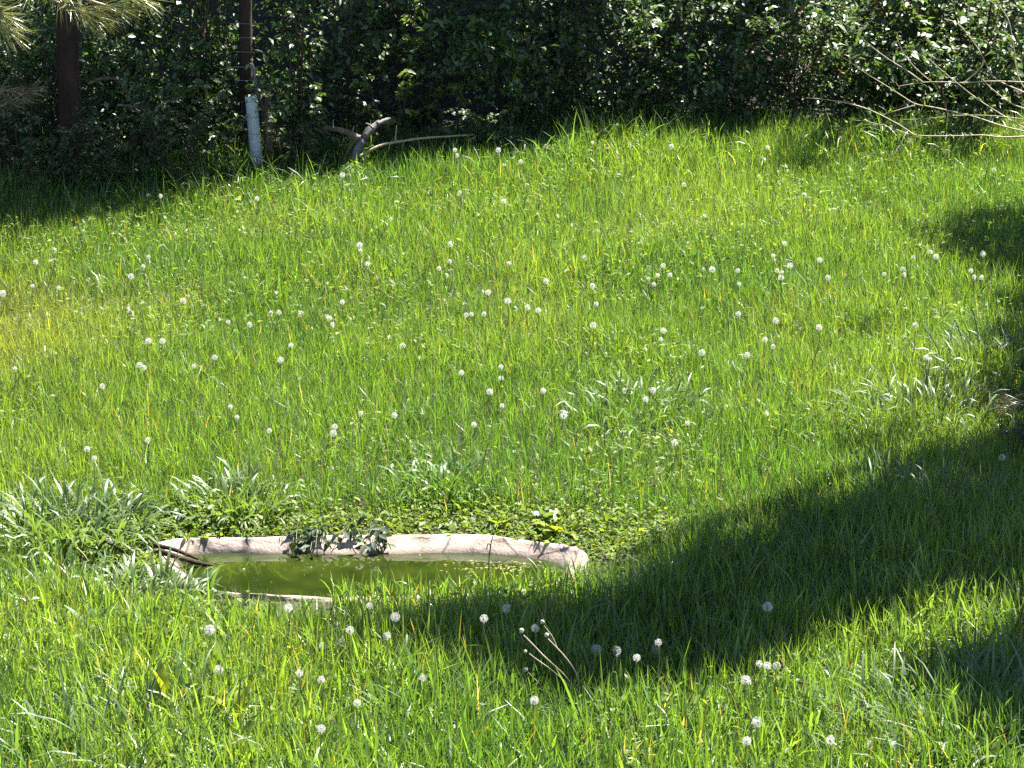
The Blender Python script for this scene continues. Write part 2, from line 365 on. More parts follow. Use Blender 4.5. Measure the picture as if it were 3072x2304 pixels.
def grass_height(x, y):
    h = .105 + .055 * vnoise(x, y, 1.1, 5) + .040 * vnoise(x, y, 4, 6)
    h = h * (1 + .50 * (1 - sstep(-1.6, 1.2, y)))                                    # longer towards the viewer
    h = h * (1 + .30 * sstep(-1.4, -.2, y - y_edge(x)))                             # longer along the wood
    lo = np.where(in_poly(x, y, LOW), 1.0, 1 - sstep(0, .16, poly_dist(x, y, LOW)))
    h = h * (1 - (.30 + .55 * vnoise(x, y, 5, 33)) * lo)
    fl = (1 - sstep(.16, .48, poly_dist(x, y, RIM))) * (1 - sstep(-.75, -.30, x)) * (y < RIMC[1])  # shorter at the near left lip
    fr = (1 - sstep(.03, .24, poly_dist(x, y, RIM))) * (x > .05) * (y > RIMC[1] - .12)
    dr = poly_dist(x, y, RIM); ff = (1 - sstep(.18, .55, dr)) * (y < RIMC[1] + .05); bk = (1 - sstep(.08, .28, dr)) * (y > RIMC[1])
    return h * (1 - .84 * fl) * (1 - .78 * fr) * (1 - .42 * ff) * (1 - .9 * bk)
def grass_tint(x, y, n):
    a = vnoise(x, y, .9, 8); b = vnoise(x, y, 3.2, 9); r = R.random(n)
    col = mixc((.050, .112, .022), (.120, .190, .038), np.clip(.25 + .9 * (a - .3) + .5 * (r - .5) + .3 * (b - .5), 0, 1))
    cool = np.clip((vnoise(x, y, 1.3, 12) - .58) * 3, 0, 1) * .6
    col = mixc(col, 0, np.zeros(n)); col = col * (1 - cool[:, None]) + np.array([.050, .105, .028]) * cool[:, None]
    straw = np.exp(-((x + 3.0) / .75) ** 2 - ((y - 3.3) / 1.3) ** 2) * .55; col = col * (1 - straw[:, None]) + np.array([.20, .19, .06]) * straw[:, None]
    dry = (R.random(n) < .022 + .06 * np.clip((vnoise(x, y, 2.1, 14) - .6) * 4, 0, 1))
    col[dry] = np.array([.21, .19, .06]) * R.uniform(.7, 1.2, (dry.sum(), 1))
    return col * R.uniform(.6, 1.4, (n, 1))
def grass_patch(mb, n, y0, y1, seg, wmul=1.0, hmul=1.0, long_=False):
    x, y = scatter(n, y0, y1)
    # clumping: pull roots towards tuft centres
    cx_, cy_ = np.round(x / .07), np.round(y / .07)
    jx = (vnoise(cx_ * 7.7, cy_ * 3.1, 1, 20) - .5) * .07; jy = (vnoise(cx_ * 5.3, cy_ * 9.7, 1, 21) - .5) * .07
    f = R.uniform(0, .75, len(x)); x = x * (1 - f) + (cx_ * .07 + jx) * f; y = y * (1 - f) + (cy_ * .07 + jy) * f
    keep = ~in_poly(x, y, EXCL) & (y < y_edge(x) + .45)
    keep &= R.random(len(x)) < (1 - .6 * sstep(-.2, .45, y - y_edge(x)))
    x, y = x[keep], y[keep]; n = len(x)
    h = grass_height(x, y) * R.uniform(.55, 1.25, n) * hmul
    tall = R.random(n) < .03; h[tall] *= 1.35
    w = R.uniform(.0026, .0056, n) * wmul * np.clip(h / .16, .6, 1.5)
    az = R.uniform(0, 2 * pi, n); th0 = np.abs(R.normal(0, .16, n)) + .02
    kap = np.abs(R.normal(.25, .45, n)); arch = R.random(n) < (.24 if long_ else .025); kap[arch] += R.uniform(.9, 1.7, arch.sum())
    col = grass_tint(x, y, n); tip = col * np.array([1.15, 1.08, .95])
    z = ground_h(x, y) - .005
    blades(mb, np.stack([x, y, z], 1), h, w, az, th0, kap, col, seg, None, tip)
mb = MB()
grass_patch(mb, 105000, -3.3, -.1, 3, 1.05, 1.0, True)
grass_patch(mb, 225000, -.1, 4.2, 2, .80)
grass_patch(mb, 240000, 4.2, 8.4, 2, .88)
grass_patch(mb, 4500, -3.3, -.3, 5, 1.9, 1.1, True)
nf = 4200; x = R.uniform(-4.2, 5.2, nf); y = y_edge(x) + R.normal(-.35, .28, nf); h = R.uniform(.16, .36, nf) * (.8 + .5 * vnoise(x, y, 2, 61)); kp = R.uniform(.2, 2.2, nf); c_ = grass_tint(x, y, nf) * .95
blades(mb, np.stack([x, y, ground_h(x, y) - .01], 1), h, R.uniform(.004, .008, nf), R.uniform(0, 2 * pi, nf), np.abs(R.normal(0, .14, nf)), kp, c_, 5, None, c_ * 1.1)
q0, q1 = at_z(1000, 1818)[:2], at_z(1760, 1770)[:2]; nf = 800; t = R.random(nf); x = q0[0] + (q1[0] - q0[0]) * t; y = q0[1] + (q1[1] - q0[1]) * t - np.abs(R.normal(0, .13, nf)); k = ~in_poly(x, y, EXCL); x, y = x[k], y[k]; nf = len(x); c_ = grass_tint(x, y, nf)
blades(mb, np.stack([x, y, ground_h(x, y) - .01], 1), R.uniform(.08, .20, nf), R.uniform(.004, .008, nf), R.uniform(0, 2 * pi, nf), np.abs(R.normal(0, .15, nf)), np.abs(R.normal(.3, .6, nf)), c_, 5, None, c_ * 1.05)
gr = put('meadow_grass', mb.mesh('meadow_grass'), M['grass'])
tag(gr, 'lush bright green grass covering the whole clearing', None, None, 'stuff')

# ------------------------------------------------------------------ low ground cover around the basin
def rand_dirs(n, up=0.0):
    v = R.normal(0, 1, (n, 3)); v[:, 2] += up; return unit(v)
def gz(x, y): return ground_h(x, y)
mb = MB()
n0 = 34000
lo, hi = LOW.min(0) - .25, LOW.max(0) + .25
x = R.uniform(lo[0], hi[0], n0); y = R.uniform(lo[1], hi[1], n0)
dl = np.where(in_poly(x, y, LOW), 0, poly_dist(x, y, LOW)); k = (R.random(n0) < np.exp(-dl / .09)) & ~in_poly(x, y, RIMC + (RIM - RIMC) * .995)
x, y = x[k], y[k]; n = len(x)
hh = np.minimum(R.uniform(.010, .10, n) * (.6 + .8 * vnoise(x, y, 6, 31)), .018 + .28 * poly_dist(x, y, RIM))
P = np.stack([x, y, gz(x, y) + hh], 1); az = R.uniform(0, 2 * pi, n)
D = np.stack([np.cos(az), np.sin(az), R.normal(.3, .6, n)], 1); N = unit(np.stack([R.normal(0, .7, n), R.normal(0, .7, n), np.ones(n)], 1))
L = R.uniform(.011, .028, n) * np.where(R.random(n) < .12, 1.8, 1); col = mixc((.06, .12, .02), (.145, .19, .026), R.random(n)) * R.uniform(.8, 1.2, (n, 1))
leaves(mb, P, D, N, L, L * R.uniform(.35, .7, n), col)
cov = put('ground_cover', mb.mesh('ground_cover'), M['cover'])
tag(cov, 'low yellow green creeping plants carpeting the soil round the basin', None, None, 'stuff')

# bits floating on the water
mb = MB(); nf = 170; c = np.concatenate([R.normal(0, 1, (110, 2)) * np.array([.13, .05]) + at_z(1490, 1705, WZ)[:2], R.uniform(RIM.min(0), RIM.max(0), (60, 2))])
c = c[in_poly(c[:, 0], c[:, 1], RIMC + (RIM - RIMC) * .84)]; nf = len(c); az = R.uniform(0, 2 * pi, nf); L = R.uniform(.006, .024, nf)
leaves(mb, np.concatenate([c, np.full((nf, 1), WZ + .003)], 1), np.stack([np.cos(az), np.sin(az), np.zeros(nf)], 1), np.array([0, 0, 1.0]) + R.normal(0, .08, (nf, 3)), L, L * .5, mixc((.10, .13, .03), (.36, .32, .16), R.random(nf)), .05, .0)
fd = put('floating_debris', mb.mesh('floating_debris'), M['cover']); tag(fd, 'small leaf bits floating on the green water', None, None, 'stuff')

# small broad leaved herbs mixed into the meadow
mb = MB(); x, y = scatter(60000, -3.0, 8.3); k = (R.random(len(x)) < np.clip((vnoise(x, y, 1.6, 51) - .42) * 2.2, 0, .8) + .05) & ~in_poly(x, y, RIMC + (RIM - RIMC) * 1.06); x, y = x[k], y[k]; n = len(x)
P = np.stack([x, y, ground_h(x, y) + grass_height(x, y) * R.uniform(.35, .95, n)], 1); az = R.uniform(0, 2 * pi, n)
D = np.stack([np.cos(az), np.sin(az), R.normal(.3, .4, n)], 1); L = R.uniform(.016, .042, n)
leaves(mb, P, D, np.array([0, 0, 1.0]) + R.normal(0, .5, (n, 3)), L, L * R.uniform(.3, .6, n), mixc((.06, .115, .022), (.14, .18, .03), R.random(n)) * R.uniform(.8, 1.2, (n, 1)))
hb = put('meadow_herbs', mb.mesh('meadow_herbs'), M['cover']); tag(hb, 'small broad leaved herbs mixed through the meadow grass', None, None, 'stuff')

# ------------------------------------------------------------------ leafy weed clumps and broad leaved plants
def weed_clump(px, py, rad, n, h, w, label, hue=(.075, .120, .036), arch=1.25, name='leafy_weed', cat='weed', grp='leafy weed clumps round the basin'):
    b = ground_at(px, py); o = empty(name, b); mb = MB()
    r = rad * np.sqrt(R.random(n)); a = R.uniform(0, 2 * pi, n); x = r * np.cos(a); y = r * np.sin(a)
    z = gz(x + b[0], y + b[1]) - b[2]
    hs = h * R.uniform(.5, 1.15, n); az = a + R.normal(0, .9, n)
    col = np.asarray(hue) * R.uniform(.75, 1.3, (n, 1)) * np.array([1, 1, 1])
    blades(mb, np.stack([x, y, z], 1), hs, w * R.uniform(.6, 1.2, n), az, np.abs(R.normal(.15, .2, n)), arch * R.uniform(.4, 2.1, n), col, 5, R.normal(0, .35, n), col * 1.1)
    f = put('foliage', mb.mesh('foliage'), M['weed'], o)
    for _ in range(max(3, n // 60)):
        ms = MB(); aa = R.uniform(0, 2 * pi); rr = rad * .8 * math.sqrt(R.random()); bx, by = rr * cos(aa), rr * sin(aa)
        tube(ms, smooth_path([(bx, by, -.01), (bx * 1.05, by * 1.05, h * .4), (bx * 1.2 + .02, by * 1.2, h * .8)], 1), .0022, 4)
        put('stem', ms.mesh('stem'), M['stem'], o)
    tag(o, label, cat, grp); return o
weed_clump(230, 1640, .33, 520, .27, .013, 'big pale leafy weed clump left of the basin behind the fallen stick')
weed_clump(90, 1600, .22, 260, .23, .012, 'pale weed clump at the left margin beside the white half-blown dandelion')
weed_clump(700, 1545, .24, 330, .20, .013, 'tall leafy weed clump just behind the left end of the basin')
weed_clump(1340, 1490, .20, 170, .22, .012, 'sparse leafy weeds in the grass behind the middle of the basin', (.06, .12, .03))
weed_clump(160, 1850, .40, 420, .22, .013, 'pale arching weeds in the near left corner of the meadow below the fallen stick')
weed_clump(430, 1830, .28, 260, .20, .013, 'leafy weeds in front of the left corner of the basin')
weed_clump(1900, 1260, .35, 150, .24, .010, 'loose arching weeds in the meadow above the right end of the basin', (.07, .12, .035))
weed_clump(2780, 1290, .38, 330, .27, .009, 'long arching grass tussock half in shade at the right of the meadow', (.06, .105, .03), 1.3)
weed_clump(2900, 2260, .5, 420, .36, .011, 'long pale arching blades in the near right corner of the meadow', (.07, .115, .045), 1.0)
weed_clump(2960, 1130, .30, 240, .30, .008, 'tall arching tussock at the right margin above the brown boughs', (.06, .105, .03), 1.2)
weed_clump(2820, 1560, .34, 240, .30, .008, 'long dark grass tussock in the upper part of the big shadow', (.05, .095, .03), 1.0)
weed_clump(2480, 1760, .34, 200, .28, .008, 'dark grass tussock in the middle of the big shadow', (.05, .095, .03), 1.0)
weed_clump(400, 2330, .45, 300, .34, .010, 'long arching blades in the near foreground at the left', (.065, .115, .04), 1.0)
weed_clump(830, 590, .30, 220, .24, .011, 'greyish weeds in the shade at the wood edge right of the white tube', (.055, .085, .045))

def broad_plant(px, py, nl, L, W, label, hue, up=.6, zoff=0.0, name='dock_plant'):
    b = ground_at(px, py); o = empty(name, (b[0], b[1], b[2] + zoff))
    for i in range(nl):
        a = 2 * pi * i / nl + random.uniform(-.5, .5); el = random.uniform(.2, 1.0) * up
        le = L * random.uniform(.65, 1.15); wd = W * random.uniform(.75, 1.15); ns = 7; V = []; T = []; p = np.array([0, 0, .01]); th = pi / 2 - el
        dv = np.array([cos(a), sin(a), 0]); sv = np.array([-sin(a), cos(a), 0]); cur = random.uniform(.3, 1.3)
        pet = le * .3
        for j in range(ns + 1):
            t = j / ns; ang = el + .35 - cur * t * t
            wj = wd * .5 * (0.08 + .92 * sin(pi * min(1, max(0.0, (t - .12) / .88)) ** .8) if t > .12 else .07)
            wav = .12 * wj * sin(t * 17 + i)
            up_ = dv * -sin(ang) + np.array([0, 0, cos(ang)])
            V += [p - sv * wj + up_ * (wj * .28 + wav), p, p + sv * wj + up_ * (wj * .28 - wav)]
            p = p + (dv * cos(ang) + np.array([0, 0, sin(ang)])) * le / ns
        for j in range(ns):
            q = 3 * j; T += [(q, q + 1, q + 4), (q, q + 4, q + 3), (q + 1, q + 2, q + 5), (q + 1, q + 5, q + 4)]
        k = np.asarray(hue) * random.uniform(.8, 1.2)
        put('leaf', MB().add(V, T, k).mesh('leaf', True), M['weed'], o)
    return tag(o, label, 'plant', 'broad leaved plants at the basin and in the grass')
BY = (.15, .19, .015); BG = (.07, .125, .03); BB = (.075, .12, .055)
broad_plant(1680, 1612, 9, .15, .055, 'bright broad leaved dock behind the right end of the basin', BY)
broad_plant(1500, 1590, 6, .11, .045, 'yellow green dock leaves behind the right half of the basin', BY)
broad_plant(1640, 1585, 5, .12, .05, 'pale shiny dock standing just behind the bright dock', BB, .9)
broad_plant(540, 1600, 6, .12, .05, 'broad grey green leaves behind the left corner of the basin', BB)
broad_plant(670, 1595, 5, .10, .04, 'flat bright green leaves on the back lip of the basin at the left', BY, .35)
broad_plant(1180, 1592, 5, .07, .035, 'small broad leaves behind the middle of the back lip', BY)
broad_plant(720, 2245, 4, .17, .06, 'bright yellow leaf pair in the foreground grass left of centre', (.17, .19, .014), 1.1, .1)
broad_plant(490, 2200, 3, .16, .05, 'upright yellow green leaf in the left foreground grass', (.17, .20, .014), 1.2, .1)
broad_plant(280, 1960, 4, .16, .04, 'dark upright broad leaf in the grass below the left corner of the basin', BG, 1.3, .06)

# plants hanging over the back lip into the basin
def trailing(px, py, nl, spread, drop, label):
    b = at_z(px, py, .03); o = empty('trailing_plant', b); ml = MB()
    for i in range(nl // 3):
        ex = random.uniform(-spread, spread); dn = random.uniform(.4, 1) * drop
        pth = smooth_path([(ex * .3, .06, .0), (ex * .6, .01, .025), (ex, -.035, -.005 - dn * .2), (ex * 1.1, -.035 - dn * .9, -.012 - dn * .33)], 1)
        ms = MB(); tube(ms, pth, .0016, 4); put('stem', ms.mesh('stem'), M['stem'], o)
        nn = 5; t = R.random(nn); P = pth[(t * (len(pth) - 1)).astype(int)] + R.normal(0, .006, (nn, 3)); P[:, 2] += .008
        D = R.normal(0, .6, (nn, 3)) + np.array([0, -.7, -.35]); N = np.array([[0, -.35, 1.0]]) + R.normal(0, .35, (nn, 3))
        leaves(ml, P, D, N, R.uniform(.040, .072, nn), R.uniform(.020, .036, nn), np.array([.022, .045, .012]) * R.uniform(.7, 1.3, (nn, 1)))  # leaf tint darkened to stand in for shade against the lit wall
    put('foliage', ml.mesh('foliage'), M['cover'], o)
    return tag(o, label, 'plant', 'plants trailing over the back lip of the basin')
trailing(955, 1606, 21, .07, .09, 'dark trailing plant hanging down the back wall left of the basin middle')
trailing(1132, 1604, 18, .045, .10, 'dark leafy shoot hanging straight down the back wall at mid basin')
trailing(890, 1608, 8, .035, .03, 'pair of small dark leaves over the back lip near the wet white patch')
trailing(1050, 1605, 9, .06, .025, 'short dark leaves lying over the lip between the two hanging plants')

def sticks(name, label, cat, base, paths, mat, parts=None, group=None):
    o = empty(name, base)
    for i, (P, r) in enumerate(paths):
        P = smooth_path([np.asarray(p) - np.asarray(base) for p in P], 2); mbx = MB()
        tube(mbx, P, np.linspace(r, r * .45, len(P)), 6, wob=.25)
        put(parts[i] if parts else 'branch', mbx.mesh(name + '_part', True), mat, o)
    return tag(o, label, cat, group)
bx = lambda a, b, z: at_z(400 + a * .3617, 1500 + b * .3617, z)
base = bx(180, 370, .03)
sticks('fallen_branch', 'wet dark forked stick lying over the left corner of the basin into the water', 'stick', base,
       [([bx(180, 375, .045), bx(330, 405, .045), bx(450, 455, .02), bx(535, 488, -.025)], .012),
        ([bx(215, 425, .035), bx(330, 462, .03), bx(420, 492, .01), bx(540, 522, -.02), bx(660, 545, -.036)], .016),
        ([bx(330, 405, .044), bx(385, 345, .03)], .002), ([bx(450, 565, -.034), bx(462, 520, .0)], .002)], M['stick'])
lp = lambda a, b, z: at_z(a * .3616, 1300 + b * .3616, z)
sticks('fallen_twig', 'short dark twig on the low plants left of the basin', 'stick', lp(860, 885, .05),
       [([lp(860, 885, .13), lp(960, 945, .10), lp(1070, 1000, .04)], .008)], M['stick'])
sticks('fallen_twig', 'thin pale twig in the weeds left of the short dark twig', 'stick', lp(640, 960, .1),
       [([lp(640, 955, .16), lp(700, 1010, .12), lp(760, 1110, .05)], .005)], M['twig'])
rp_ = lambda a, b, y: at_y(1100 + a * .3617, 1500 + b * .3617, y)
yf = RIMC[1] - .22
o = empty('bent_reed', rp_(1015, 640, yf))
bb = rp_(1015, 640, yf); mbx = MB()
tube(mbx, smooth_path([rp_(1015, 660, yf) - bb, rp_(1012, 520, yf) - bb, rp_(1020, 430, yf) - bb, rp_(1035, 340, yf) - bb, rp_(1050, 290, yf) - bb], 2), .0022, 5)
put('stem', mbx.mesh('stem'), M['stick'], o); mbx = MB()
tube(mbx, smooth_path([rp_(1014, 470, yf) - bb, rp_(1030, 400, yf) - bb, rp_(1020, 362, yf) - bb, rp_(1002, 365, yf) - bb, rp_(995, 410, yf) - bb], 2), .0022, 5)
put('stem', mbx.mesh('stem'), M['stick'], o); tag(o, 'thin dark bent reed standing against the back wall right of the middle', 'reed')

# dried weed stalk in the foreground
wp = lambda a, b, y=None: at_y(1400 + a * .2712, 1800 + b * .2712, yw + (y or 0))
wb = ground_at(1805, 2175); yw = wb[1]; o = empty('dry_weed_stalk', wb); wbase = np.array(wb)
stk = [([(1495, 1380), (1350, 1170), (1260, 1060), (1090, 830), (850, 620), (740, 500), (630, 390)], .0042, 0, (608, 340), .0095),
       ([(1260, 1060), (1240, 900), (1215, 800), (1100, 640), (1000, 530), (900, 430)], .0036, -.02, (885, 388), .0085),
       ([(1260, 1060), (1130, 930), (1050, 870), (950, 780), (850, 710), (745, 635), (690, 590)], .003, .03, (650, 570), .007),
       ([(1330, 1230), (1100, 1140), (950, 1030), (850, 970), (750, 870), (680, 800)], .0022, .05, (655, 772), .0095),
       ([(1000, 530), (950, 400), (900, 340), (855, 285)], .002, -.02, (838, 243), .0085)]
ico = [];
def blob(mb, c, r, n=70, squash=1.0, tint=(1, 1, 1)):
    th = np.linspace(0, pi, 7); ph = np.linspace(0, 2 * pi, 9)[:-1]; V = []; T = []
    for i in th:
        for j in ph: V.append(np.asarray(c) + r * (1 + random.uniform(-.15, .15)) * np.array([sin(i) * cos(j), sin(i) * sin(j), cos(i) * squash]))
    for i in range(6):
        for j in range(8):
            p, q = i * 8 + j, i * 8 + (j + 1) % 8; T += [(p, p + 8, q + 8), (p, q + 8, q)]
    mb.add(V, T, tint)
for P, r, dy, hd, hr in stk:
    mbx = MB(); pts = smooth_path([wp(a, b, dy * i / (len(P) - 1)) - wbase for i, (a, b) in enumerate(P)], 2); tube(mbx, pts, np.linspace(r, r * .6, len(pts)), 6)
    st = put('stem', mbx.mesh('stem', True), M['dry'], o)
    mbx = MB(); c = wp(hd[0], hd[1], dy) - wbase; blob(mbx, c, hr)
    for _ in range(40):
        dr = unit(np.random.default_rng(_ + int(hd[0])).normal(0, 1, 3) + np.array([0, 0, .5])); sd = unit(np.cross(dr, [.3, .5, .8])) * .0009
        mbx.add([c + dr * hr * .6 - sd, c + dr * hr * .6 + sd, c + dr * hr * 1.5], [(0, 1, 2)])
    put('seed_head', mbx.mesh('seed_head'), M['head'], st)
tag(o, 'dried pale branching weed stalk with round brown heads leaning left in the foreground', 'weed stalk')

# ------------------------------------------------------------------ dandelion clocks
def seed_head_mesh(seed, frac=1.0):
    r = np.random.default_rng(seed); mb = MB(); n = 190; Rr = .0155
    dirs = unit(r.normal(0, 1, (n, 3)))
    cut = unit(r.normal(0, 1, 3) * np.array([1, 1, .4]))
    V = []; T = []
    for d_ in dirs:
        if d_[2] < -.93: continue
        if frac < 1 and (d_ @ cut) > (2 * frac - 1): continue
        a = unit(np.cross(d_, [.31, .55, .77])); b = np.cross(d_, a); q = len(V); rr = Rr * r.uniform(.78, 1.08)
        V += [d_ * .003 - a * .00028, d_ * .003 + a * .00028, d_ * rr]; T.append((q, q + 1, q + 2))
        for k in range(7):
            an = 2 * pi * k / 7 + r.random(); e = a * cos(an) + b * sin(an); s = np.cross(d_, e) * .00022; q = len(V); tip = d_ * (rr + .0035) + e * .0052
            V += [d_ * rr - s * .3, tip - s, tip + s]; T.append((q, q + 1, q + 2))
    mb.add(V, T); return mb.mesh('seed_head')
HEADS = [seed_head_mesh(1), seed_head_mesh(2), seed_head_mesh(3, .82), seed_head_mesh(4, .55)]
for h_ in HEADS: h_.materials.append(M['pappus'])
mbx = MB(); blob(mbx, (0, 0, 0), .0058, squash=.75); CORE = mbx.mesh('receptacle', True); CORE.materials.append(M['core'])
STEMS = []
for s_ in range(4):
    mbx = MB(); rr = random.Random(s_); kx, ky = rr.uniform(-.12, .12), rr.uniform(-.1, .1)
    tube(mbx, smooth_path([(-kx, -ky, -.03), (-kx * .5, -ky * .4, .35), (kx * .1, 0, .7), (0, 0, 1)], 1), .0022, 5)
    me = mbx.mesh('stem'); me.materials.append(M['stem']); STEMS.append(me)
DA = [(161,751),(107,786),(98,858),(176,863),(8,880),(447,769),(430,799),(393,829),(550,903),(382,929),(445,1023),(487,1023),(749,974),(684,966),(644,1072),(482,588),(446,586),(771,595),
(45,1105),(432,1103),(418,1095),(582,1099),(307,1159),(444,1320),(283,1374),(711,1251),(691,1220),(262,1347),
(813,939),(836,938),(902,942),(1027,907),(988,955),(997,974),(873,1036),(842,1080),(1398,945),(1414,943),(1452,942),(1546,927),(1583,922),(1469,1175),(1503,1100),(1503,1135),(1506,1217),(1422,1274),(1183,1246),(1082,1240),(1004,1280),(1000,1300),(808,1292),(1208,1037),(1384,1118),
(1027,525),(1365,450),(1371,466),(1512,495),(1495,450),(1562,485),(1380,577),(1511,603),(1103,792),(1079,735),(1081,751),(1349,784),(1317,805),(1338,827),(1527,789),(1464,877),(1523,903),(1351,732),(1171,657),
(2014,439),(2303,442),(1777,427),(1638,440),(2052,554),(2114,648),(1756,772),(1638,844),(1777,858),(1789,912),(1614,931),(1779,976),(1989,797),(1973,826),(1945,836),(1961,852),(2010,825),(2110,809),(2136,808),(2320,767),(2323,780),(2353,730),(2370,797),(2331,812),(2346,816),(2343,833),(2218,852),(2215,942),(2327,962),(1990,992),(2213,812),
(1983,1018),(2106,1058),(2242,1065),(2319,1040),(2295,1018),(1630,1172),(1691,1247),(1959,1171),(1937,1198),(1875,1171),(2024,1327),(2062,1269),
(2459,780),(2484,833),(2740,772),(2791,756),(2808,770),(2709,807),(2712,824),(2653,822),(2913,812),(2922,831),(2944,832),(2947,762),(2457,982),(2747,974),(2778,1072),(2791,1077),(2412,586),(2982,509),(3007,1372),(2926,332),
(865,1824),(1109,1817),(1050,1890),(1024,1927),(967,1937),(1160,1908),(1047,1994),(898,2020),(1268,2031),(1071,2109),(964,2186),(998,2162),(1186,1851),(1452,1855),(964,2040),
(629,1890),(655,2011),(1523,1827),(1606,1885),(1847,1953),(1789,1949),(1910,1973),(1975,1927),(1969,1949),(1603,2101),(2278,1991),(2302,1997),(2330,1998),(2237,2040),(2273,2165),(2491,2220),(2611,2236),(2240,2223),(2304,1820),(2684,2234),(11,1541)]
LBL = {(11,1541): 'half-blown dandelion clock at the left margin above the weeds by the basin', (1027,525): 'lone dandelion clock at the shaded wood edge below the fallen log',
 (1365,450): 'upper dandelion clock of the touching pair below the long pale stick', (1371,466): 'lower dandelion clock of the touching pair below the long pale stick',
 (2303,442): 'dandelion clock at the left edge of the small shade patch under the bare branches', (2926,332): 'dandelion clock among the bare branches at the upper right',
 (865,1824): 'dandelion clock just below the front lip of the basin at its left half', (1109,1817): 'tall dandelion clock in the tip of the big shadow below the basin',
 (1606,1885): 'dandelion clock between the round heads of the dried weed stalk', (1603,2101): 'dandelion clock in the sunlit grass below the dried weed stalk heads',
 (3007,1372): 'dandelion clock in the deep shade at the right margin', (629,1890): 'large dandelion clock in sunlit grass below the left end of the basin',
 (2304,1820): 'small dandelion clock deep inside the big shadow on the right', (1050,1890): 'round dandelion clock against the dark left tip of the big shadow',
 (1380,577): 'bright dandelion clock alone in the upper middle of the meadow', (898,2020): 'large dandelion clock in the sunlit foreground left of centre',
 (1268,2031): 'lopsided dandelion clock left of the foot of the dried weed stalk', (45,1105): 'lone dandelion clock near the left margin at mid height',
 (444,1320): 'dandelion clock above the left weed clump and higher than its neighbour', (283,1374): 'dandelion clock directly above the big pale weed clump',
 (2947,762): 'faint dandelion clock inside the shade patch on the right', (1523,1827): 'dim dandelion clock in the big shadow right above the dried weed stalk',
 (1452,1855): 'dim dandelion clock in the big shadow left of the dried stalk heads', (2014,439): 'dandelion clock in the upper meadow left of the small shade patch'}
def zone(px, py):
    if py > 2100: return 'in the nearest foreground grass'
    if py > 1800:
        if px > 2200: return 'along the lower edge of the big shadow'
        if px > 1700: return 'in the shadow right of the dried stalk'
        return 'in the sunlit grass left of the dried stalk'
    if py > 1120:
        if px < 800: return 'in the meadow above the left basin end'
        if px < 1560: return 'in the meadow above the basin middle'
        return 'in the meadow above the right basin end'
    if px < 250: return 'in the dry grass patch at the left margin'
    if px > 2620: return 'beside the shade patches at the right margin'
    if py < 620: return 'in the far grass along the wood edge'
    if 1900 < px < 2040 and py < 870: return 'in the tight cluster right of the meadow middle'
    if 2280 < px < 2400 and py < 870: return 'in the bunch in the upper right meadow'
    if px < 800: return 'in the left meadow, upper part' if py < 950 else 'in the left meadow, middle part'
    if px < 1250: return 'left of the meadow middle, upper part' if py < 920 else 'left of the meadow middle, lower part'
    if px < 1600: return 'in the very middle of the meadow, upper part' if py < 900 else 'in the very middle of the meadow, lower part'
    return 'in the right half of the meadow, upper part' if py < 870 else 'in the right half of the meadow, middle part'
ORD = 'leftmost second third fourth fifth sixth seventh eighth ninth tenth eleventh twelfth thirteenth fourteenth fifteenth'.split()
ZN = {}
for d_ in DA:
    if d_ not in LBL: ZN.setdefault(zone(*d_), []).append(d_)
ZL = {}
for z_, ds in ZN.items():
    for k_, d_ in enumerate(sorted(ds)):
        first = 'leftmost dandelion clock' if k_ == 0 else 'rightmost dandelion clock' if k_ == len(ds) - 1 else ORD[k_] + ' dandelion clock from left'
        ZL[d_] = ('%s, %s' % (first, z_), 'dandelion clocks ' + z_)
for i, (px, py) in enumerate(DA):
    rr = random.Random(i * 13 + 5); hz = rr.uniform(.24, .30) if py < 1500 else rr.uniform(.26, .34)
    if py < 640: hz = rr.uniform(.24, .32)
    if (px, py) not in LBL and rr.random() < .55: hz *= rr.uniform(.45, .70)
    z = hz
    for _ in range(4): p = at_z(px, py, z); z = float(ground_h(p[0], p[1])) + hz
    g0 = z - hz; o = empty('dandelion', (p[0], p[1], g0), rr.uniform(0, 6.28))
    st = bpy.data.objects.new('stem', STEMS[i % 4]); C.objects.link(st); st.parent = o; st.scale = (hz, hz, hz - .004)
    st.scale = (1, 1, hz - .004)
    v = rr.random(); hm = HEADS[0] if v < .42 else HEADS[1] if v < .75 else HEADS[2] if v < .9 else HEADS[3]
    if (px, py) in ((11, 1541), (1160, 1908), (1268, 2031), (2684, 2234)): hm = HEADS[3]
    hd = bpy.data.objects.new('seed_head', hm); C.objects.link(hd); hd.parent = o; hd.location = (0, 0, hz); s_ = rr.uniform(.56, .92) * (1.2 if py > 1750 else 1); hd.scale = (s_,) * 3
    hd.rotation_euler = (rr.uniform(-.4, .4), rr.uniform(-.4, .4), rr.uniform(0, 6))
    c_ = bpy.data.objects.new('receptacle', CORE); C.objects.link(c_); c_.parent = hd
    if (px, py) in LBL: tag(o, LBL[(px, py)], 'dandelion', 'dandelion clocks singled out by their place')
    else: tag(o, ZL[(px, py)][0], 'dandelion', ZL[(px, py)][1])

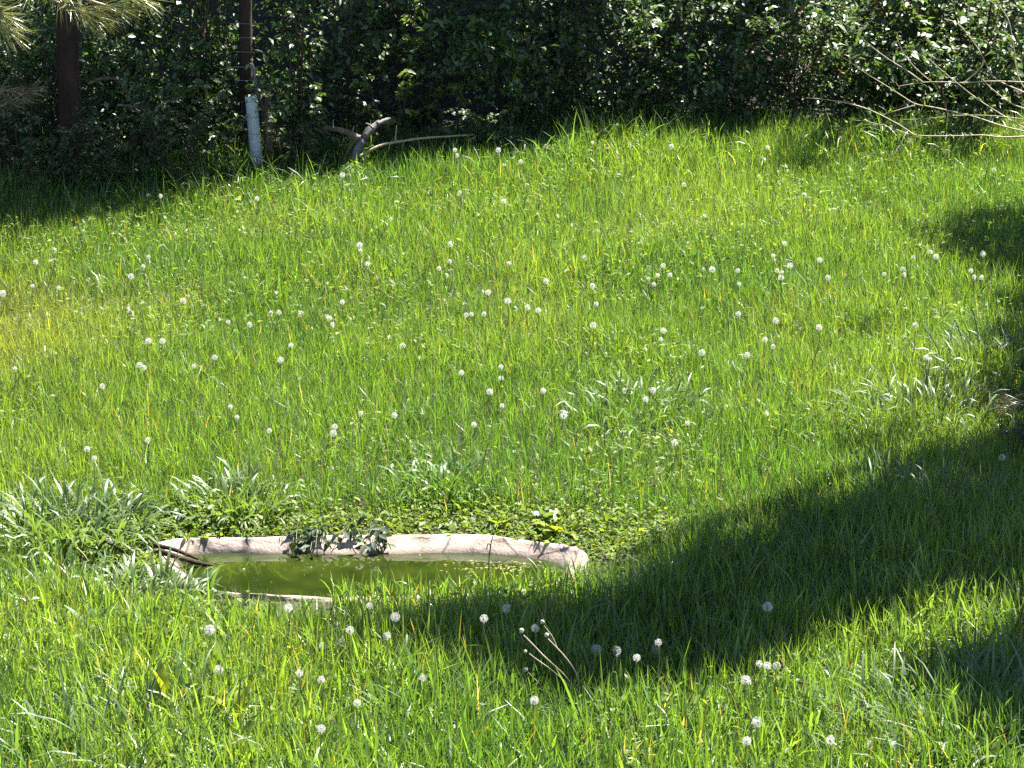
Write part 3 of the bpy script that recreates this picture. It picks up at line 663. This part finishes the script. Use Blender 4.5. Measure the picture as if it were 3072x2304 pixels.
# ------------------------------------------------------------------ the wood: shrubs, trees, dead wood
def shrub_meshes(seed, h, rx, n_stem, n_leaf, L, W, ca, cb, lean=.35, droop=.15, clump=10, low=.12):
    """returns (foliage mesh, list of stem meshes); leaves sit along side twigs of arching stems"""
    r = np.random.default_rng(seed); ms = []; paths = []
    for i in range(n_stem):
        a = r.uniform(0, 2 * pi); rr = rx * r.uniform(.25, 1); hh = h * r.uniform(.65, 1.05)
        P = smooth_path([(0.05 * cos(a), .05 * sin(a), -.03), (rr * .25 * cos(a), rr * .25 * sin(a), hh * .35), (rr * .65 * cos(a) + r.normal(0, .04), rr * .65 * sin(a) + r.normal(0, .04), hh * .75), (rr * cos(a), rr * sin(a), hh)], 2)
        mbs = MB(); tube(mbs, P, np.linspace(.009, .0025, len(P)) * (h / 1.2) ** .5, 5); paths.append(P); ms.append(mbs)
    tw = max(1, n_leaf // clump); Ps, Ds, Ns = [], [], []
    for k in range(tw):
        j = r.integers(n_stem); P = paths[j]; t = low + (1 - low) * r.random() ** .8; q = P[min(len(P) - 1, int(t * (len(P) - 1)))]
        a = r.uniform(0, 2 * pi); ln = rx * r.uniform(.15, .5) * (1.2 - .6 * t); d = np.array([cos(a), sin(a), r.normal(.25, .35)]); d /= np.linalg.norm(d)
        tube(ms[j], [q, q + d * ln * .5 + [0, 0, .01], q + d * ln], [.003, .002, .001], 3, cap=False)
        u = r.uniform(.15, 1.05, clump); p = q + d * ln * u[:, None] + r.normal(0, .008, (clump, 3)); p[:, 2] -= droop * ln * u ** 2
        sgn = np.where(np.arange(clump) % 2 == 0, 1, -1)[:, None]; sdv = np.cross(d, [0, 0, 1.0])
        D = d * .6 + sdv * sgn * .9 + r.normal(0, .35, (clump, 3)); D[:, 2] -= droop + .1
        Ps.append(p); Ds.append(D); Ns.append(np.array([0, 0, 1.0]) + r.normal(0, .45, (clump, 3)))
    P = np.concatenate(Ps); n = len(P); ml = MB(); f = r.random(n)
    col = (np.asarray(ca) * (1 - f[:, None]) + np.asarray(cb) * f[:, None]) * r.uniform(.75, 1.25, (n, 1)); Ll = L * r.uniform(.6, 1.2, n)
    leaves(ml, P, np.concatenate(Ds), np.concatenate(Ns), Ll, Ll * W / L * r.uniform(.8, 1.15, n), col)
    fm = ml.mesh('foliage'); fm.materials.append(M['leaf'])
    sm = []
    for s_ in ms: me = s_.mesh('stem'); me.materials.append(M['bark']); sm.append(me)
    return fm, sm
G1, G2 = (.042, .078, .022), (.078, .128, .038)
SH = {'small': shrub_meshes(11, 1.0, .50, 7, 1500, .034, .020, G1, G2),
      'mid': shrub_meshes(12, 1.15, .55, 6, 1000, .052, .030, G1, G2, clump=8),
      'big': shrub_meshes(13, 1.2, .55, 5, 620, .075, .045, (.045, .085, .02), (.085, .135, .03), clump=7),
      'tall': shrub_meshes(14, 1.7, .32, 5, 1300, .055, .024, G1, (.06, .11, .025), droop=.55, clump=9, low=.2),
      'sapling': shrub_meshes(15, .75, .22, 2, 160, .060, .034, (.09, .14, .025), (.15, .19, .03), clump=7, low=.25),
      'low': shrub_meshes(16, .50, .42, 8, 900, .034, .021, G1, (.06, .105, .035))}
def shrub(kind, px, py, s, label, dy=0.0, sx=1.0, grp='shrubs along the wood edge', name='shrub'):
    b = ground_at(px, py + 70); b = np.array([b[0], b[1] + dy, 0]); b[2] = float(ground_h(b[0], b[1])) - .02
    o = empty(name, b, random.uniform(0, 6.28)); o.scale = (s * sx, s * sx, s)
    fm, sm = SH[kind]
    for me in sm: c = bpy.data.objects.new('stem', me); C.objects.link(c); c.parent = o
    c = bpy.data.objects.new('foliage', fm); C.objects.link(c); c.parent = o
    return tag(o, label, 'shrub', grp)
shrub('small', 40, 500, 1.0, 'dense small leaved bush at the far left below the pine sprays', .1)
shrub('mid', 150, 480, .9, 'leafy bush covering the foot of the pine trunk on its left side', .3)
shrub('low', 180, 515, 1.1, 'low dark bush at the left wood edge in front of the pine')
shrub('big', 330, 470, 1.0, 'bush with pale shiny leaves right of the pine trunk', .7)
shrub('low', 400, 520, .75, 'low dark shrub in front of the dead bent branches')
shrub('tall', 560, 470, 1.0, 'tall shrub with hanging leaves left of the white tube', .45)
shrub('tall', 640, 460, 1.0, 'slender shrub with hanging leaves just behind the white tube', .7)
shrub('low', 700, 505, .42, 'small shrub around the foot of the white tube', .0)
shrub('tall', 900, 455, 1.05, 'tall drooping shrub right of the leaning stake', .3)
shrub('mid', 90, 555, .62, 'leafy bush at the left margin spilling over the shaded grass')
shrub('small', 300, 545, .60, 'small leaved bush spilling onto the shaded grass below the pine trunk')
shrub('mid', 520, 530, .62, 'leafy bush in front of the bent dead branches at the shade edge', .0)
shrub('small', 630, 520, .60, 'small bush left of the white tube foot at the meadow edge', .0)
shrub('mid', 870, 500, .60, 'leafy bush right of the dead stump at the meadow edge', .0)
shrub('low', 1035, 468, .36, 'small bush hiding the foot of the fallen root piece')
shrub('low', 1180, 455, .30, 'tiny bush right of the foot of the grey log')
shrub('big', 2880, 375, .85, 'pale leaved bush standing close behind the middle of the bare branches', .1)
shrub('mid', 1010, 440, .9, 'dark leafy bush behind the fallen root piece', .8)
shrub('sapling', 1160, 425, 1.05, 'bright yellow green sapling behind the grey log', .25, 1, 'saplings along the wood edge', 'sapling')
shrub('big', 1240, 430, .95, 'large leaved bush right of the bright sapling', .8)
shrub('sapling', 1345, 420, 1.35, 'pale slender sapling rising above the long pale stick', .5, 1, 'saplings along the wood edge', 'sapling')
shrub('low', 1440, 418, .9, 'sunlit small bush at the right end of the long pale stick', .05)
shrub('sapling', 1550, 415, 1.2, 'sapling with long pale leaves in the dark middle of the wood edge', .4, 1, 'saplings along the wood edge', 'sapling')
shrub('mid', 1640, 408, 1.0, 'dark bush in the middle of the wood edge', .5)
shrub('small', 1800, 400, .95, 'dark small leaved bush right of the middle of the wood edge', .4)
shrub('mid', 1980, 385, 1.0, 'dark leafy bush left of the brown trunk', .5)
shrub('low', 2090, 375, .9, 'low shrub with brown litter showing through at the wood edge', .2)
shrub('mid', 2200, 365, 1.0, 'dark dense bush at the foot of the brown trunk', .3)
shrub('small', 2400, 350, 1.0, 'shaded small leaved bush right of the brown trunk', .3)
shrub('big', 2600, 345, 1.1, 'sunlit bush behind the left ends of the bare branches', .7)
shrub('big', 2780, 340, 1.2, 'tall sunlit bush with pale leaves behind the bare branches', .6)
shrub('big', 2960, 338, 1.2, 'sunlit leafy bush in the upper right corner', .5)
shrub('mid', 3080, 338, 1.0, 'bush at the right margin behind the bare branches', .4)

# undergrowth: leafy shoots filling the bank behind the first shrubs
mb = MB(); ns = 10500
sx_ = R.uniform(-5.4, 6.6, ns); dd = .12 + 3.4 * R.random(ns) ** 1.35; sy = y_edge(sx_) + dd
top = np.clip(.55 + .75 * dd, .4, 2.6) * (.55 + .9 * vnoise(sx_, sy, 1.3, 41)) * (1 - .45 * sstep(1.8, 2.8, sx_))
sz = ground_h(sx_, sy) + top * R.random(ns) ** .7
k = vnoise(sx_ * 1.0 + sz * .6, sy + sz * 1.7, 2.2, 43) > .24; k &= ~((np.abs(sx_ - at_z(757, 545)[0]) < .17) & (dd < .55)); k &= ~((np.abs(sx_ - at_z(1085, 525)[0]) < .33) & (dd < .5)); sx_, sy, sz, dd = sx_[k], sy[k], sz[k], dd[k]; ns = len(sx_)
cl = 14; u = R.random((ns, cl)); a = R.uniform(0, 2 * pi, ns); d0 = unit(np.stack([np.cos(a), np.sin(a), R.normal(.3, .5, ns)], 1)); ln = R.uniform(.15, .45, ns)
P = np.stack([sx_, sy, sz], 1)[:, None, :] + d0[:, None, :] * (u * ln[:, None])[..., None] + R.normal(0, .018, (ns, cl, 3)); P[..., 2] -= .35 * ln[:, None] * u ** 2
P = P.reshape(-1, 3); n = len(P); D = np.repeat(d0, cl, 0) * .5 + R.normal(0, .7, (n, 3)); D[:, 2] -= .15; N = np.array([0, 0, 1.0]) + R.normal(0, .5, (n, 3))
ty = np.repeat(R.random(ns), cl); L = np.where(ty < .5, .040, np.where(ty < .85, .058, .085)) * R.uniform(.65, 1.2, n) 
col = mixc((.034, .066, .019), (.072, .120, .034), R.random(n)) * R.uniform(.75, 1.25, (n, 1)); br = R.random(n) < .03; col[br] = (.14, .08, .04)
leaves(mb, P, D, N, L, L * np.where(ty < .85, .58, .4), col)
ug = put('undergrowth', mb.mesh('undergrowth'), M['leaf']); tag(ug, 'dense dark leafy undergrowth filling the wood behind the first shrubs', None, None, 'stuff')

# trees of the wood
def crown_mesh(seed, rad, n, L, ca=(.035, .07, .018), cb=(.06, .105, .025), W=.55):
    r = np.random.default_rng(seed); m_ = n // 14; c = unit(r.normal(0, 1, (m_, 3))) * (r.random((m_, 1)) ** .45) * np.asarray(rad)
    P = (c[:, None, :] + r.normal(0, .16, (m_, 14, 3))).reshape(-1, 3); k = len(P); ml = MB(); f = r.random(k)
    col = (np.asarray(ca) * (1 - f[:, None]) + np.asarray(cb) * f[:, None]) * r.uniform(.8, 1.2, (k, 1)); Ll = L * r.uniform(.7, 1.2, k)
    leaves(ml, P, r.normal(0, 1, (k, 3)), np.array([0, 0, .8]) + r.normal(0, .6, (k, 3)), Ll, Ll * W, col)
    return ml
def tree(name, label, base, H, r0, lean, crowns, barkm, crown_seed, leafL=.12, nl=3400, cat='tree', group='trees of the wood'):
    o = empty(name, base); mbx = MB(); base = np.asarray(base, float)
    P = smooth_path([(0, 0, -.1), (lean[0] * .15, lean[1] * .15, H * .3), (lean[0] * .55, lean[1] * .55, H * .65), (lean[0], lean[1], H)], 2)
    rad = np.linspace(r0, r0 * .3, len(P)); rad[0] *= 1.35; rad[1] *= 1.12
    tube(mbx, P, rad, 12, wob=.16); put('trunk', mbx.mesh('trunk', True), barkm, o)
    mc = MB()
    for i, (c, rr) in enumerate(crowns):
        mbx = MB(); q = P[int(len(P) * .62)]; tube(mbx, smooth_path([q, (q + np.asarray(c)) / 2 + [0, 0, .25], c], 2), [r0 * .4, r0 * .1], 6)
        put('limb', mbx.mesh('limb', True), barkm, o)
        cm = crown_mesh(crown_seed + i, rr, nl, leafL); off = np.asarray(c)
        for V_, T_, K_ in [(np.concatenate(cm.V) + off, np.concatenate(cm.T), np.concatenate(cm.K))]: mc.add(V_, T_, K_)
    cr_ = put('crown', mc.mesh('crown'), M['leaf'], o)
    return tag(o, label, cat, group)
def gpt(px, py, dy=0): p = ground_at(px, py); y = p[1] + dy; x = p[0] * (y - CAM[1]) / (p[1] - CAM[1]); return np.array([x, y, float(ground_h(x, y))])
tree('broadleaf_tree', 'tree with dark thin trunk rising behind the white tube', gpt(742, 500, .7), 6.0, .050, (.1, .5), [((.5, 1.6, 3.6), (1.5, 1.3, 1.0)), ((-.9, 1.7, 4.3), (1.3, 1.2, .9))], M['bark'], 100, nl=650)
def wood_shade(px0, px1, n, d0, d1, h0, h1, seed, thr):
    r = np.random.default_rng(seed); x = r.uniform(at_z(px0, 480)[0], at_z(px1, 480)[0], n); d_ = r.uniform(d0, d1, n); y = y_edge(x) + d_; k = vnoise(x, y, 3.0, seed) > thr; x, y = x[k], y[k]; h = r.uniform(h0, h1, len(x))
    P = np.stack([x + h * SUN[0] / SUN[2], y + h * SUN[1] / SUN[2], .7 + h], 1); return P
WS = wood_shade(980, 2380, 9000, -.15, 1.5, 2.0, 3.6, 301, .34)
def shade_leaves(o, P, L=.13):
    ml = MB(); k = len(P); r = np.random.default_rng(5); leaves(ml, P - np.array(o.location), r.normal(0, 1, (k, 3)), np.array([0, 0, .9]) + r.normal(0, .6, (k, 3)), L * r.uniform(.7, 1.2, k), L * .55, mixc((.035, .07, .018), (.06, .105, .025), r.random(k)))
    put('crown', ml.mesh('crown'), M['leaf'], o)  # added leaves above the view, hung along the sun's path to darken the middle wood
shade_leaves(tree('broadleaf_tree', 'tree with reddish trunk in the dark middle of the wood', gpt(1662, 430, 1.3), 6.0, .055, (.2, .6), [((.2, 1.7, 3.6), (1.6, 1.2, 1.0)), ((-1.7, 1.8, 3.8), (1.3, 1.2, .9))], M['pinebark'], 110, nl=3400), WS)
tree('broadleaf_tree', 'tree with dark brown trunk at the right of the dark wood', gpt(2268, 400, 1.7), 6.5, .085, (.2, .6), [((.3, 1.9, 3.7), (1.5, 1.2, 1.0)), ((-1.6, 1.9, 4.0), (1.4, 1.2, .9))], M['pinebark'], 120, nl=5000)
tree('broadleaf_tree', 'slim trunked tree behind the large leaved bush in mid wood', gpt(1190, 425, 1.4), 6.0, .045, (.1, .6), [((.2, 1.5, 3.3), (1.5, 1.2, 1.0))], M['bark'], 130, nl=5500)
tree('broadleaf_tree', 'slim dark trunked tree above the bush right of mid wood', gpt(1990, 380, 1.3), 6.0, .05, (0, .6), [((.5, 1.6, 3.2), (1.4, 1.2, 1.0))], M['bark'], 140, nl=5500)

# leaves hung so that the shade falls on a given stretch of ground
def shade_pts(poly, n, z0, z1, seed, jit=.10):
    r = np.random.default_rng(seed); w = np.array([at_z(a, b, .14)[:2] for a, b in poly]); lo, hi = w.min(0), w.max(0)
    c = r.uniform(lo, hi, (n, 2)); c = c[in_poly(c[:, 0], c[:, 1], w)]; ed = poly_dist(c[:, 0], c[:, 1], w); c = c[vnoise(c[:, 0], c[:, 1], 4.5, seed) > np.maximum(.66 - 2.0 * ed, .06)]; m_ = len(c); z = r.uniform(z0, z1, m_)
    P = np.stack([c[:, 0] + (z - .14) * SUN[0] / SUN[2], c[:, 1] + (z - .14) * SUN[1] / SUN[2], z], 1)
    P = (P[:, None, :] + r.normal(0, jit, (m_, 8, 3))).reshape(-1, 3)
    return P
def needle_crown(mb, P, L=.13, W=.02, ca=(.035, .06, .018), cb=(.06, .09, .025)):
    k = len(P); f = R.random(k); col = mixc(ca, cb, f); leaves(mb, P, R.normal(0, 1, (k, 3)), np.array([0, 0, .6]) + R.normal(0, .7, (k, 3)), L * R.uniform(.7, 1.2, k), W, col, .1, .05)

# pine at the left with two sprays hanging into view
pb_ = gpt(212, 470, .45); o = empty('pine_tree', pb_); mbx = MB()
tube(mbx, smooth_path([(0, 0, -.1), (.01, .02, 1.2), (-.02, .05, 3), (0, .1, 6.5)], 2), [.078, .07, .066, .06, .03], 14, wob=.14)
put('trunk', mbx.mesh('trunk', True), M['pinebark'], o)
def needles(mb, c, axis_, n, L, spread, col):
    c = np.asarray(c, float); ax = unit(axis_); t = R.uniform(-.10, .05, n)
    D = unit(ax + R.normal(0, spread, (n, 3))); D[:, 2] -= .12; D = unit(D)
    base = c + ax * t[:, None]; az = np.arctan2(D[:, 1], D[:, 0]); th0 = np.arccos(np.clip(D[:, 2], -1, 1))
    blades(mb, base, L * R.uniform(.65, 1.1, n), np.full(n, .0030), az, th0, R.normal(.12, .12, n), np.asarray(col) * R.uniform(.7, 1.35, (n, 1)), 3, R.uniform(-1.5, 1.5, n))
ys = pb_[1] - 2.35
tips = [((262, 40), (1.0, -.2, -.35), 150), ((330, 20), (1, -.3, .05), 110), ((200, 5), (.5, -.4, -.25), 90), ((395, -10), (1, -.2, -.1), 90), ((-10, 40), (1, -.3, -.15), 130), ((5, 75), (.9, -.3, -.35), 90), ((-60, 20), (1, -.2, .1), 60), ((120, -45), (-.4, -.4, -.1), 80), ((300, -60), (.6, -.3, .2), 80)]
for (a, b), ax, nn in tips:
    mbx = MB(); needles(mbx, at_y(a, b, ys) - pb_, ax, nn, .20, .42, (.16, .17, .055)); put('needle_spray', mbx.mesh('needle_spray'), M['needle'], o)
for pts in ([(60, -170), (130, -10), (200, 18), (265, 42)], [(130, -10), (200, -20), (330, 20)], [(-200, -80), (-80, 10), (0, 40)], [(200, -20), (300, -60), (395, -12)]):
    mbx = MB(); q = [at_y(a, b, ys) - pb_ for a, b in pts]; q = smooth_path(([np.array([0, .05, 1.9])] if pts[0][1] < -50 else []) + q, 2); tube(mbx, q, np.linspace(.014, .005, len(q)), 6, wob=.2); put('branch', mbx.mesh('branch', True), M['twig'], o)
mc = MB(); P = shade_pts([(-600, 505), (0, 505), (500, 495), (820, 480), (690, 555), (350, 608), (0, 645), (-600, 660)], 2000, 2.6, 4.2, 77, .12); needle_crown(mc, P, .15, .028)
P = R.normal(0, 1, (2200, 3)) * np.array([.75, .75, 1.1]) + np.array([pb_[0], pb_[1] + .9, 5.2]); needle_crown(mc, P, .16, .02)
cr_ = put('crown', MB().add(np.concatenate(mc.V) - pb_, np.concatenate(mc.T), np.concatenate(mc.K)).mesh('crown'), M['needle'], o)
tag(o, 'pine with dark reddish trunk and long needled sprays in the upper left corner', 'tree', 'trees of the wood')
db = ground_at(40, 480); o = empty('dead_pine_branch', db); yb = db[1] - .05
for (a, b), ax in (((-10, 320), (1, -.2, .1)), ((60, 300), (1, -.2, .25)), ((85, 275), (.9, -.3, .4)), ((20, 270), (.9, -.2, .1))):
    mbx = MB(); needles(mbx, at_y(a, b, yb) - db, ax, 55, .13, .5, (.24, .17, .09)); put('needle_spray', mbx.mesh('needle_spray'), M['needle'], o)
mbx = MB(); q = smooth_path([at_y(a, b, yb) - db for a, b in ((-160, 400), (-40, 340), (30, 305), (95, 268))], 2); tube(mbx, q, np.linspace(.012, .004, len(q)), 6); put('branch', mbx.mesh('branch', True), M['deadwood'], o)
tag(o, 'dead brown pine branch with dry needles at the left margin', 'branch')

# tall conifer right of the view, whose shade crosses the basin
cb_ = np.array([4.1, 3.3, 0.0]); cb_[2] = float(ground_h(cb_[0], cb_[1])); o = empty('conifer_tree', cb_); mbx = MB()
tube(mbx, smooth_path([(0, 0, -.1), (0, 0, 2), (-.1, 0, 5), (-.1, .1, 8)], 2), [.17, .04], 14, wob=.14); put('trunk', mbx.mesh('trunk', True), M['pinebark'], o)
mc = MB()
S1 = [(810, 1812), (950, 1775), (1200, 1752), (1450, 1752), (1700, 1745), (1880, 1690), (2080, 1600), (2300, 1520), (2700, 1440), (3072, 1330), (3400, 1300), (3400, 1820), (3072, 1850), (2800, 1780), (2520, 1890), (2250, 1970), (1760, 2060), (1500, 1980), (1200, 1915), (950, 1865)]
needle_crown(mc, shade_pts(S1, 8500, 2.8, 4.8, 78, .05), .13, .034)
S2 = [(2740, 1975), (2880, 1895), (3072, 1860), (3500, 1840), (3500, 2270), (3080, 2250), (2950, 2170), (2800, 2090)]
needle_crown(mc, shade_pts(S2, 2600, 2.4, 3.6, 79, .05), .13, .032)
for k_, (poly, nn) in enumerate((([(2760, 690), (2880, 620), (3072, 560), (3400, 560), (3400, 860), (2980, 800), (2850, 770)], 950), ([(2560, 900), (2640, 870), (2680, 915), (2720, 965), (2600, 975)], 34),
        ([(2960, 1000), (3072, 850), (3400, 800), (3400, 1420), (3000, 1380)], 1500), ([(2450, 1250), (2950, 1000), (2990, 1400), (2560, 1450)], 150), ([(2300, 425), (2430, 385), (2560, 400), (2590, 470), (2400, 490)], 95))):
    needle_crown(mc, shade_pts(poly, nn, 2.6, 4.2, 80 + k_, .05), .13, .032)
V_ = np.concatenate(mc.V); cents = V_[::max(1, len(V_) // 26)]
put('crown', MB().add(V_ - cb_, np.concatenate(mc.T), np.concatenate(mc.K)).mesh('crown'), M['needle'], o)
for q in cents:
    q = q - cb_; mbx = MB(); r0 = np.array([-.05, 0, max(2.2, q[2] - .5)]); tube(mbx, smooth_path([r0, (r0 + q) / 2 + [0, 0, .15], q], 2), [.035, .008], 5); put('limb', mbx.mesh('limb'), M['pinebark'], o)
# low boughs with brown needles that reach the right edge of the view
for (a, b, l_) in ((3040, 1060, 5), (3080, 1180, 6), (3030, 1235, 5), (3090, 1300, 6)):
    pt = at_z(a + 25, b, .09); mbx = MB(); P = pt - cb_
    for _ in range(l_): needles(mbx, P + R.normal(0, .06, 3) * np.array([1, 1, .5]), (-1, -.3, -.15), 60, .12, .45, (.07, .042, .022) if _ % 3 == 0 else (.03, .045, .018))
    sp = put('bough', mbx.mesh('bough'), M['needle'], o)
    mbx = MB(); q = smooth_path([np.array([-.05, 0, .9]), (P + [0, 0, .9]) / 2 + [0, 0, .1], P], 2); tube(mbx, q, np.linspace(.025, .006, len(q)), 5); put('limb', mbx.mesh('limb'), M['pinebark'], o)
tag(o, 'tall conifer at the right margin, brown low boughs showing, casting the big shadow', 'tree')

# white tree guard, its stake, the broken snag beside it
tb = gpt(757, 545, -.18); yt = tb[1]
def tp(a, b, dy=0): return at_y(a, b, yt + dy) - tb
o = empty('tree_guard', tb); mbx = MB(); c0 = tp(770, 490); c1 = tp(753, 288); n_ = 38; V = []; T = []; sd_ = 18
ax = c1 - c0; rad = 18 / FPX * (yt - CAM[1])
for i in range(n_ + 1):
    t = i / n_; rr = rad * (1 + (.035 if i % 2 else 0)); c = c0 + ax * t
    for k in range(sd_): an = 2 * pi * k / sd_; V.append(c + np.array([cos(an) * rr, sin(an) * rr, 0]))
for i in range(n_):
    for k in range(sd_): p, q = i * sd_ + k, i * sd_ + (k + 1) % sd_; T += [(p, q, q + sd_), (p, q + sd_, p + sd_)]
put('tube', MB().add(V, T).mesh('tube', False), M['tube'], o)
for t in (.2, .45, .7, .93):
    mbx = MB(); c = c0 + ax * t; tube(mbx, [c + np.array([cos(an) * (rad + .003), sin(an) * (rad + .003), 0]) for an in np.linspace(0, 2 * pi, 19)], .0014, 4); put('band', mbx.mesh('band'), M['wire'], o)
tag(o, 'white ribbed plastic tree guard tube standing at the wood edge', 'tree guard')
sticks('stake', 'dark leaning wooden stake right beside the white tube', 'stake', tb, [([tp(802, 470, -.05) + tb, tp(792, 380, -.05) + tb, tp(775, 228, -.05) + tb], .013)], M['bark'], ['post'])
sticks('broken_snag', 'pale weathered broken stem above the white tube', 'dead stem', tb, [([tp(776, 300, .1) + tb, tp(768, 250, .1) + tb, tp(757, 192, .1) + tb], .016), ([tp(770, 250, .1) + tb, tp(812, 262, .1) + tb], .004)], M['greywood'])
sticks('dead_stump', 'golden brown dead stump right of the leaning stake', 'stump', gpt(806, 455, .15), [([at_y(808, 455, yt + .2), at_y(806, 360, yt + .2), at_y(804, 275, yt + .2)], .036)], M['deadwood'], ['stump'])
wbs = [([tp(700, b, .02) + tb, tp(745, b + 2, -.03) + tb, tp(790, b, .02) + tb], .0012) for b in (70, 112, 155, 200, 240)]
sticks('wire_cage', 'thin wire cage round the dark trunk above the white tube', 'wire cage', tb, wbs, M['wire'], ['wire'] * 5)

# dead bent branches left of the tube
yd = gpt(400, 530, .1)[1]; dq = lambda *pts: [at_y(a, b, yd + .04 * i) for i, (a, b) in enumerate(pts)]
sticks('dead_branch', 'bent grey dead branches arching behind the low dark shrub', 'branch', gpt(400, 480, .1),
       [(dq((262, 250), (300, 236), (335, 232), (360, 245), (385, 290), (408, 318), (462, 338)), .013), (dq((352, 315), (400, 318), (440, 330), (468, 345)), .008),
        (dq((392, 328), (420, 340), (436, 385), (452, 425)), .007), (dq((390, 325), (410, 312), (432, 306)), .005), (dq((462, 338), (480, 312), (520, 300), (555, 290)), .009), (dq((445, 380), (470, 350), (480, 325)), .007)], M['deadwood'])
sticks('dead_stump', 'brown rotten stump behind the bent dead branches', 'stump', gpt(430, 475, .35), [([at_y(452, 460, yd + .3), at_y(450, 380, yd + .3), at_y(440, 310, yd + .3)], .06), ([at_y(400, 440, yd + .3), at_y(405, 360, yd + .3), at_y(412, 330, yd + .3)], .04)], M['deadwood'], ['stump', 'stump'])
# fallen log, root piece and pale pole
yl = gpt(1100, 515, .0)[1]; lq = lambda *pts: [at_y(a, b, yl + .03 * i) for i, (a, b) in enumerate(pts)]
sticks('root_piece', 'brown splintered root piece left of the grey log', 'root', gpt(1020, 435), [(lq((1075, 415), (1045, 396), (1000, 386), (968, 386)), .026), (lq((1000, 384), (998, 365), (1002, 358)), .006), (lq((1055, 398), (1060, 388), (1062, 378)), .008), (lq((990, 386), (975, 372), (965, 368)), .006), (lq((1070, 412), (1050, 440), (1030, 495)), .02)], M['deadwood'])
sticks('grey_log', 'short grey barkless log sticking up at the wood edge', 'log', gpt(1110, 435), [(lq((1062, 480), (1080, 430), (1100, 400), (1125, 378), (1140, 366)), .036), (lq((1132, 372), (1155, 360), (1170, 355)), .016), (lq((1120, 385), (1110, 375), (1098, 370)), .010)], M['greywood'])
sticks('fallen_pole', 'long thin pale pole lying along the wood edge right of the grey log', 'pole', gpt(1190, 432), [([at_y(1080, 470, yl - .08), at_y(1130, 438, yl - .05), at_y(1190, 426, yl), at_y(1260, 415, yl + .05), at_y(1330, 410, yl + .08), at_y(1420, 404, yl + .12)], .011), ([at_y(1185, 425, yl), at_y(1188, 400, yl), at_y(1190, 378, yl)], .006)], M['twig'])

# bare branching shrub at the right edge
zz = lambda P, dy: [at_y(2204 + a * .3924, b * .3924, ybr + dy) for a, b in P]
rt = ground_at(3200, 480); ybr = rt[1] - .35; o = empty('bare_shrub', rt)
BR = [([(545, 748), (700, 760), (870, 790), (1000, 825), (1130, 885), (1270, 960), (1370, 1030)], 0, .0062), ([(880, 915), (1000, 925), (1180, 970), (1330, 1025)], .05, .004),
 ([(1370, 1030), (1450, 1040), (1700, 1040), (1900, 1030), (2050, 1055), (2400, 1030)], 0, .0082), ([(1400, 1045), (1300, 1120), (1160, 1215)], -.05, .006),
 ([(740, 390), (850, 450), (1000, 560), (1150, 650), (1290, 740), (1380, 800), (1500, 815), (1700, 860), (1850, 895), (2070, 975), (2400, 1040)], .15, .0068), ([(1130, 880), (1250, 840), (1380, 805)], .1, .0058),
 ([(815, 170), (900, 220), (1000, 320), (1100, 400), (1200, 470), (1320, 540), (1440, 628)], .3, .0062), ([(1250, 660), (1340, 645), (1440, 628), (1600, 625), (1740, 635), (1980, 615), (2400, 640)], .3, .006),
 ([(1485, 450), (1560, 520), (1700, 635), (1830, 740), (1950, 820), (2080, 900), (2212, 980), (2400, 1060)], .2, .0068), ([(1240, 250), (1255, 340), (1310, 440), (1400, 540), (1505, 625)], .32, .0045),
 ([(1950, 5), (2040, 60), (2100, 160), (2120, 280), (2140, 420), (2150, 530), (2190, 650), (2300, 760)], .35, .0065), ([(1600, 145), (1700, 170), (1780, 260), (1860, 370), (1905, 450), (1950, 560), (2000, 610), (2160, 685), (2400, 780)], .4, .0065),
 ([(1905, 455), (1890, 510), (1830, 570), (1745, 640)], .35, .0095), ([(1860, 560), (1930, 650), (2040, 740), (2130, 800), (2212, 830), (2400, 900)], .3, .0068), ([(1280, 915), (1450, 910), (1700, 880), (1950, 880), (2212, 910), (2400, 940)], .12, .004),
 ([(2400, 780), (2450, 950), (2500, 1150)], .2, .014), ([(2400, 1030), (2450, 1080), (2510, 1180)], .1, .013)]
for P, dy, r in BR:
    q = smooth_path([p - rt for p in zz(P, dy)], 2); mbx = MB(); tap = np.linspace(.5, 1, len(q)) if P[0][0] < P[-1][0] else np.linspace(1, .5, len(q)); tube(mbx, q, r * tap * .78, 6, wob=.3)
    b_ = put('branch', mbx.mesh('branch', True), M['palebranch'], o)
    if r < .0085:
        ml = MB(); nn = 7; ii = R.integers(0, max(2, int(len(q) * .6)), nn); Pq = q[ii]; k_ = R.normal(0, .5, (nn, 3)); k_[:, 2] += .6
        leaves(ml, Pq, k_ + np.array([-.4, 0, .2]), R.normal(0, 1, (nn, 3)), R.uniform(.02, .042, nn), R.uniform(.010, .017, nn), np.array([.16, .19, .03]) * R.uniform(.8, 1.2, (nn, 1)))
        put('foliage', ml.mesh('foliage'), M['leaf'], b_)
tag(o, 'nearly bare pale branched shrub with a few yellow green leaves at the upper right', 'shrub')
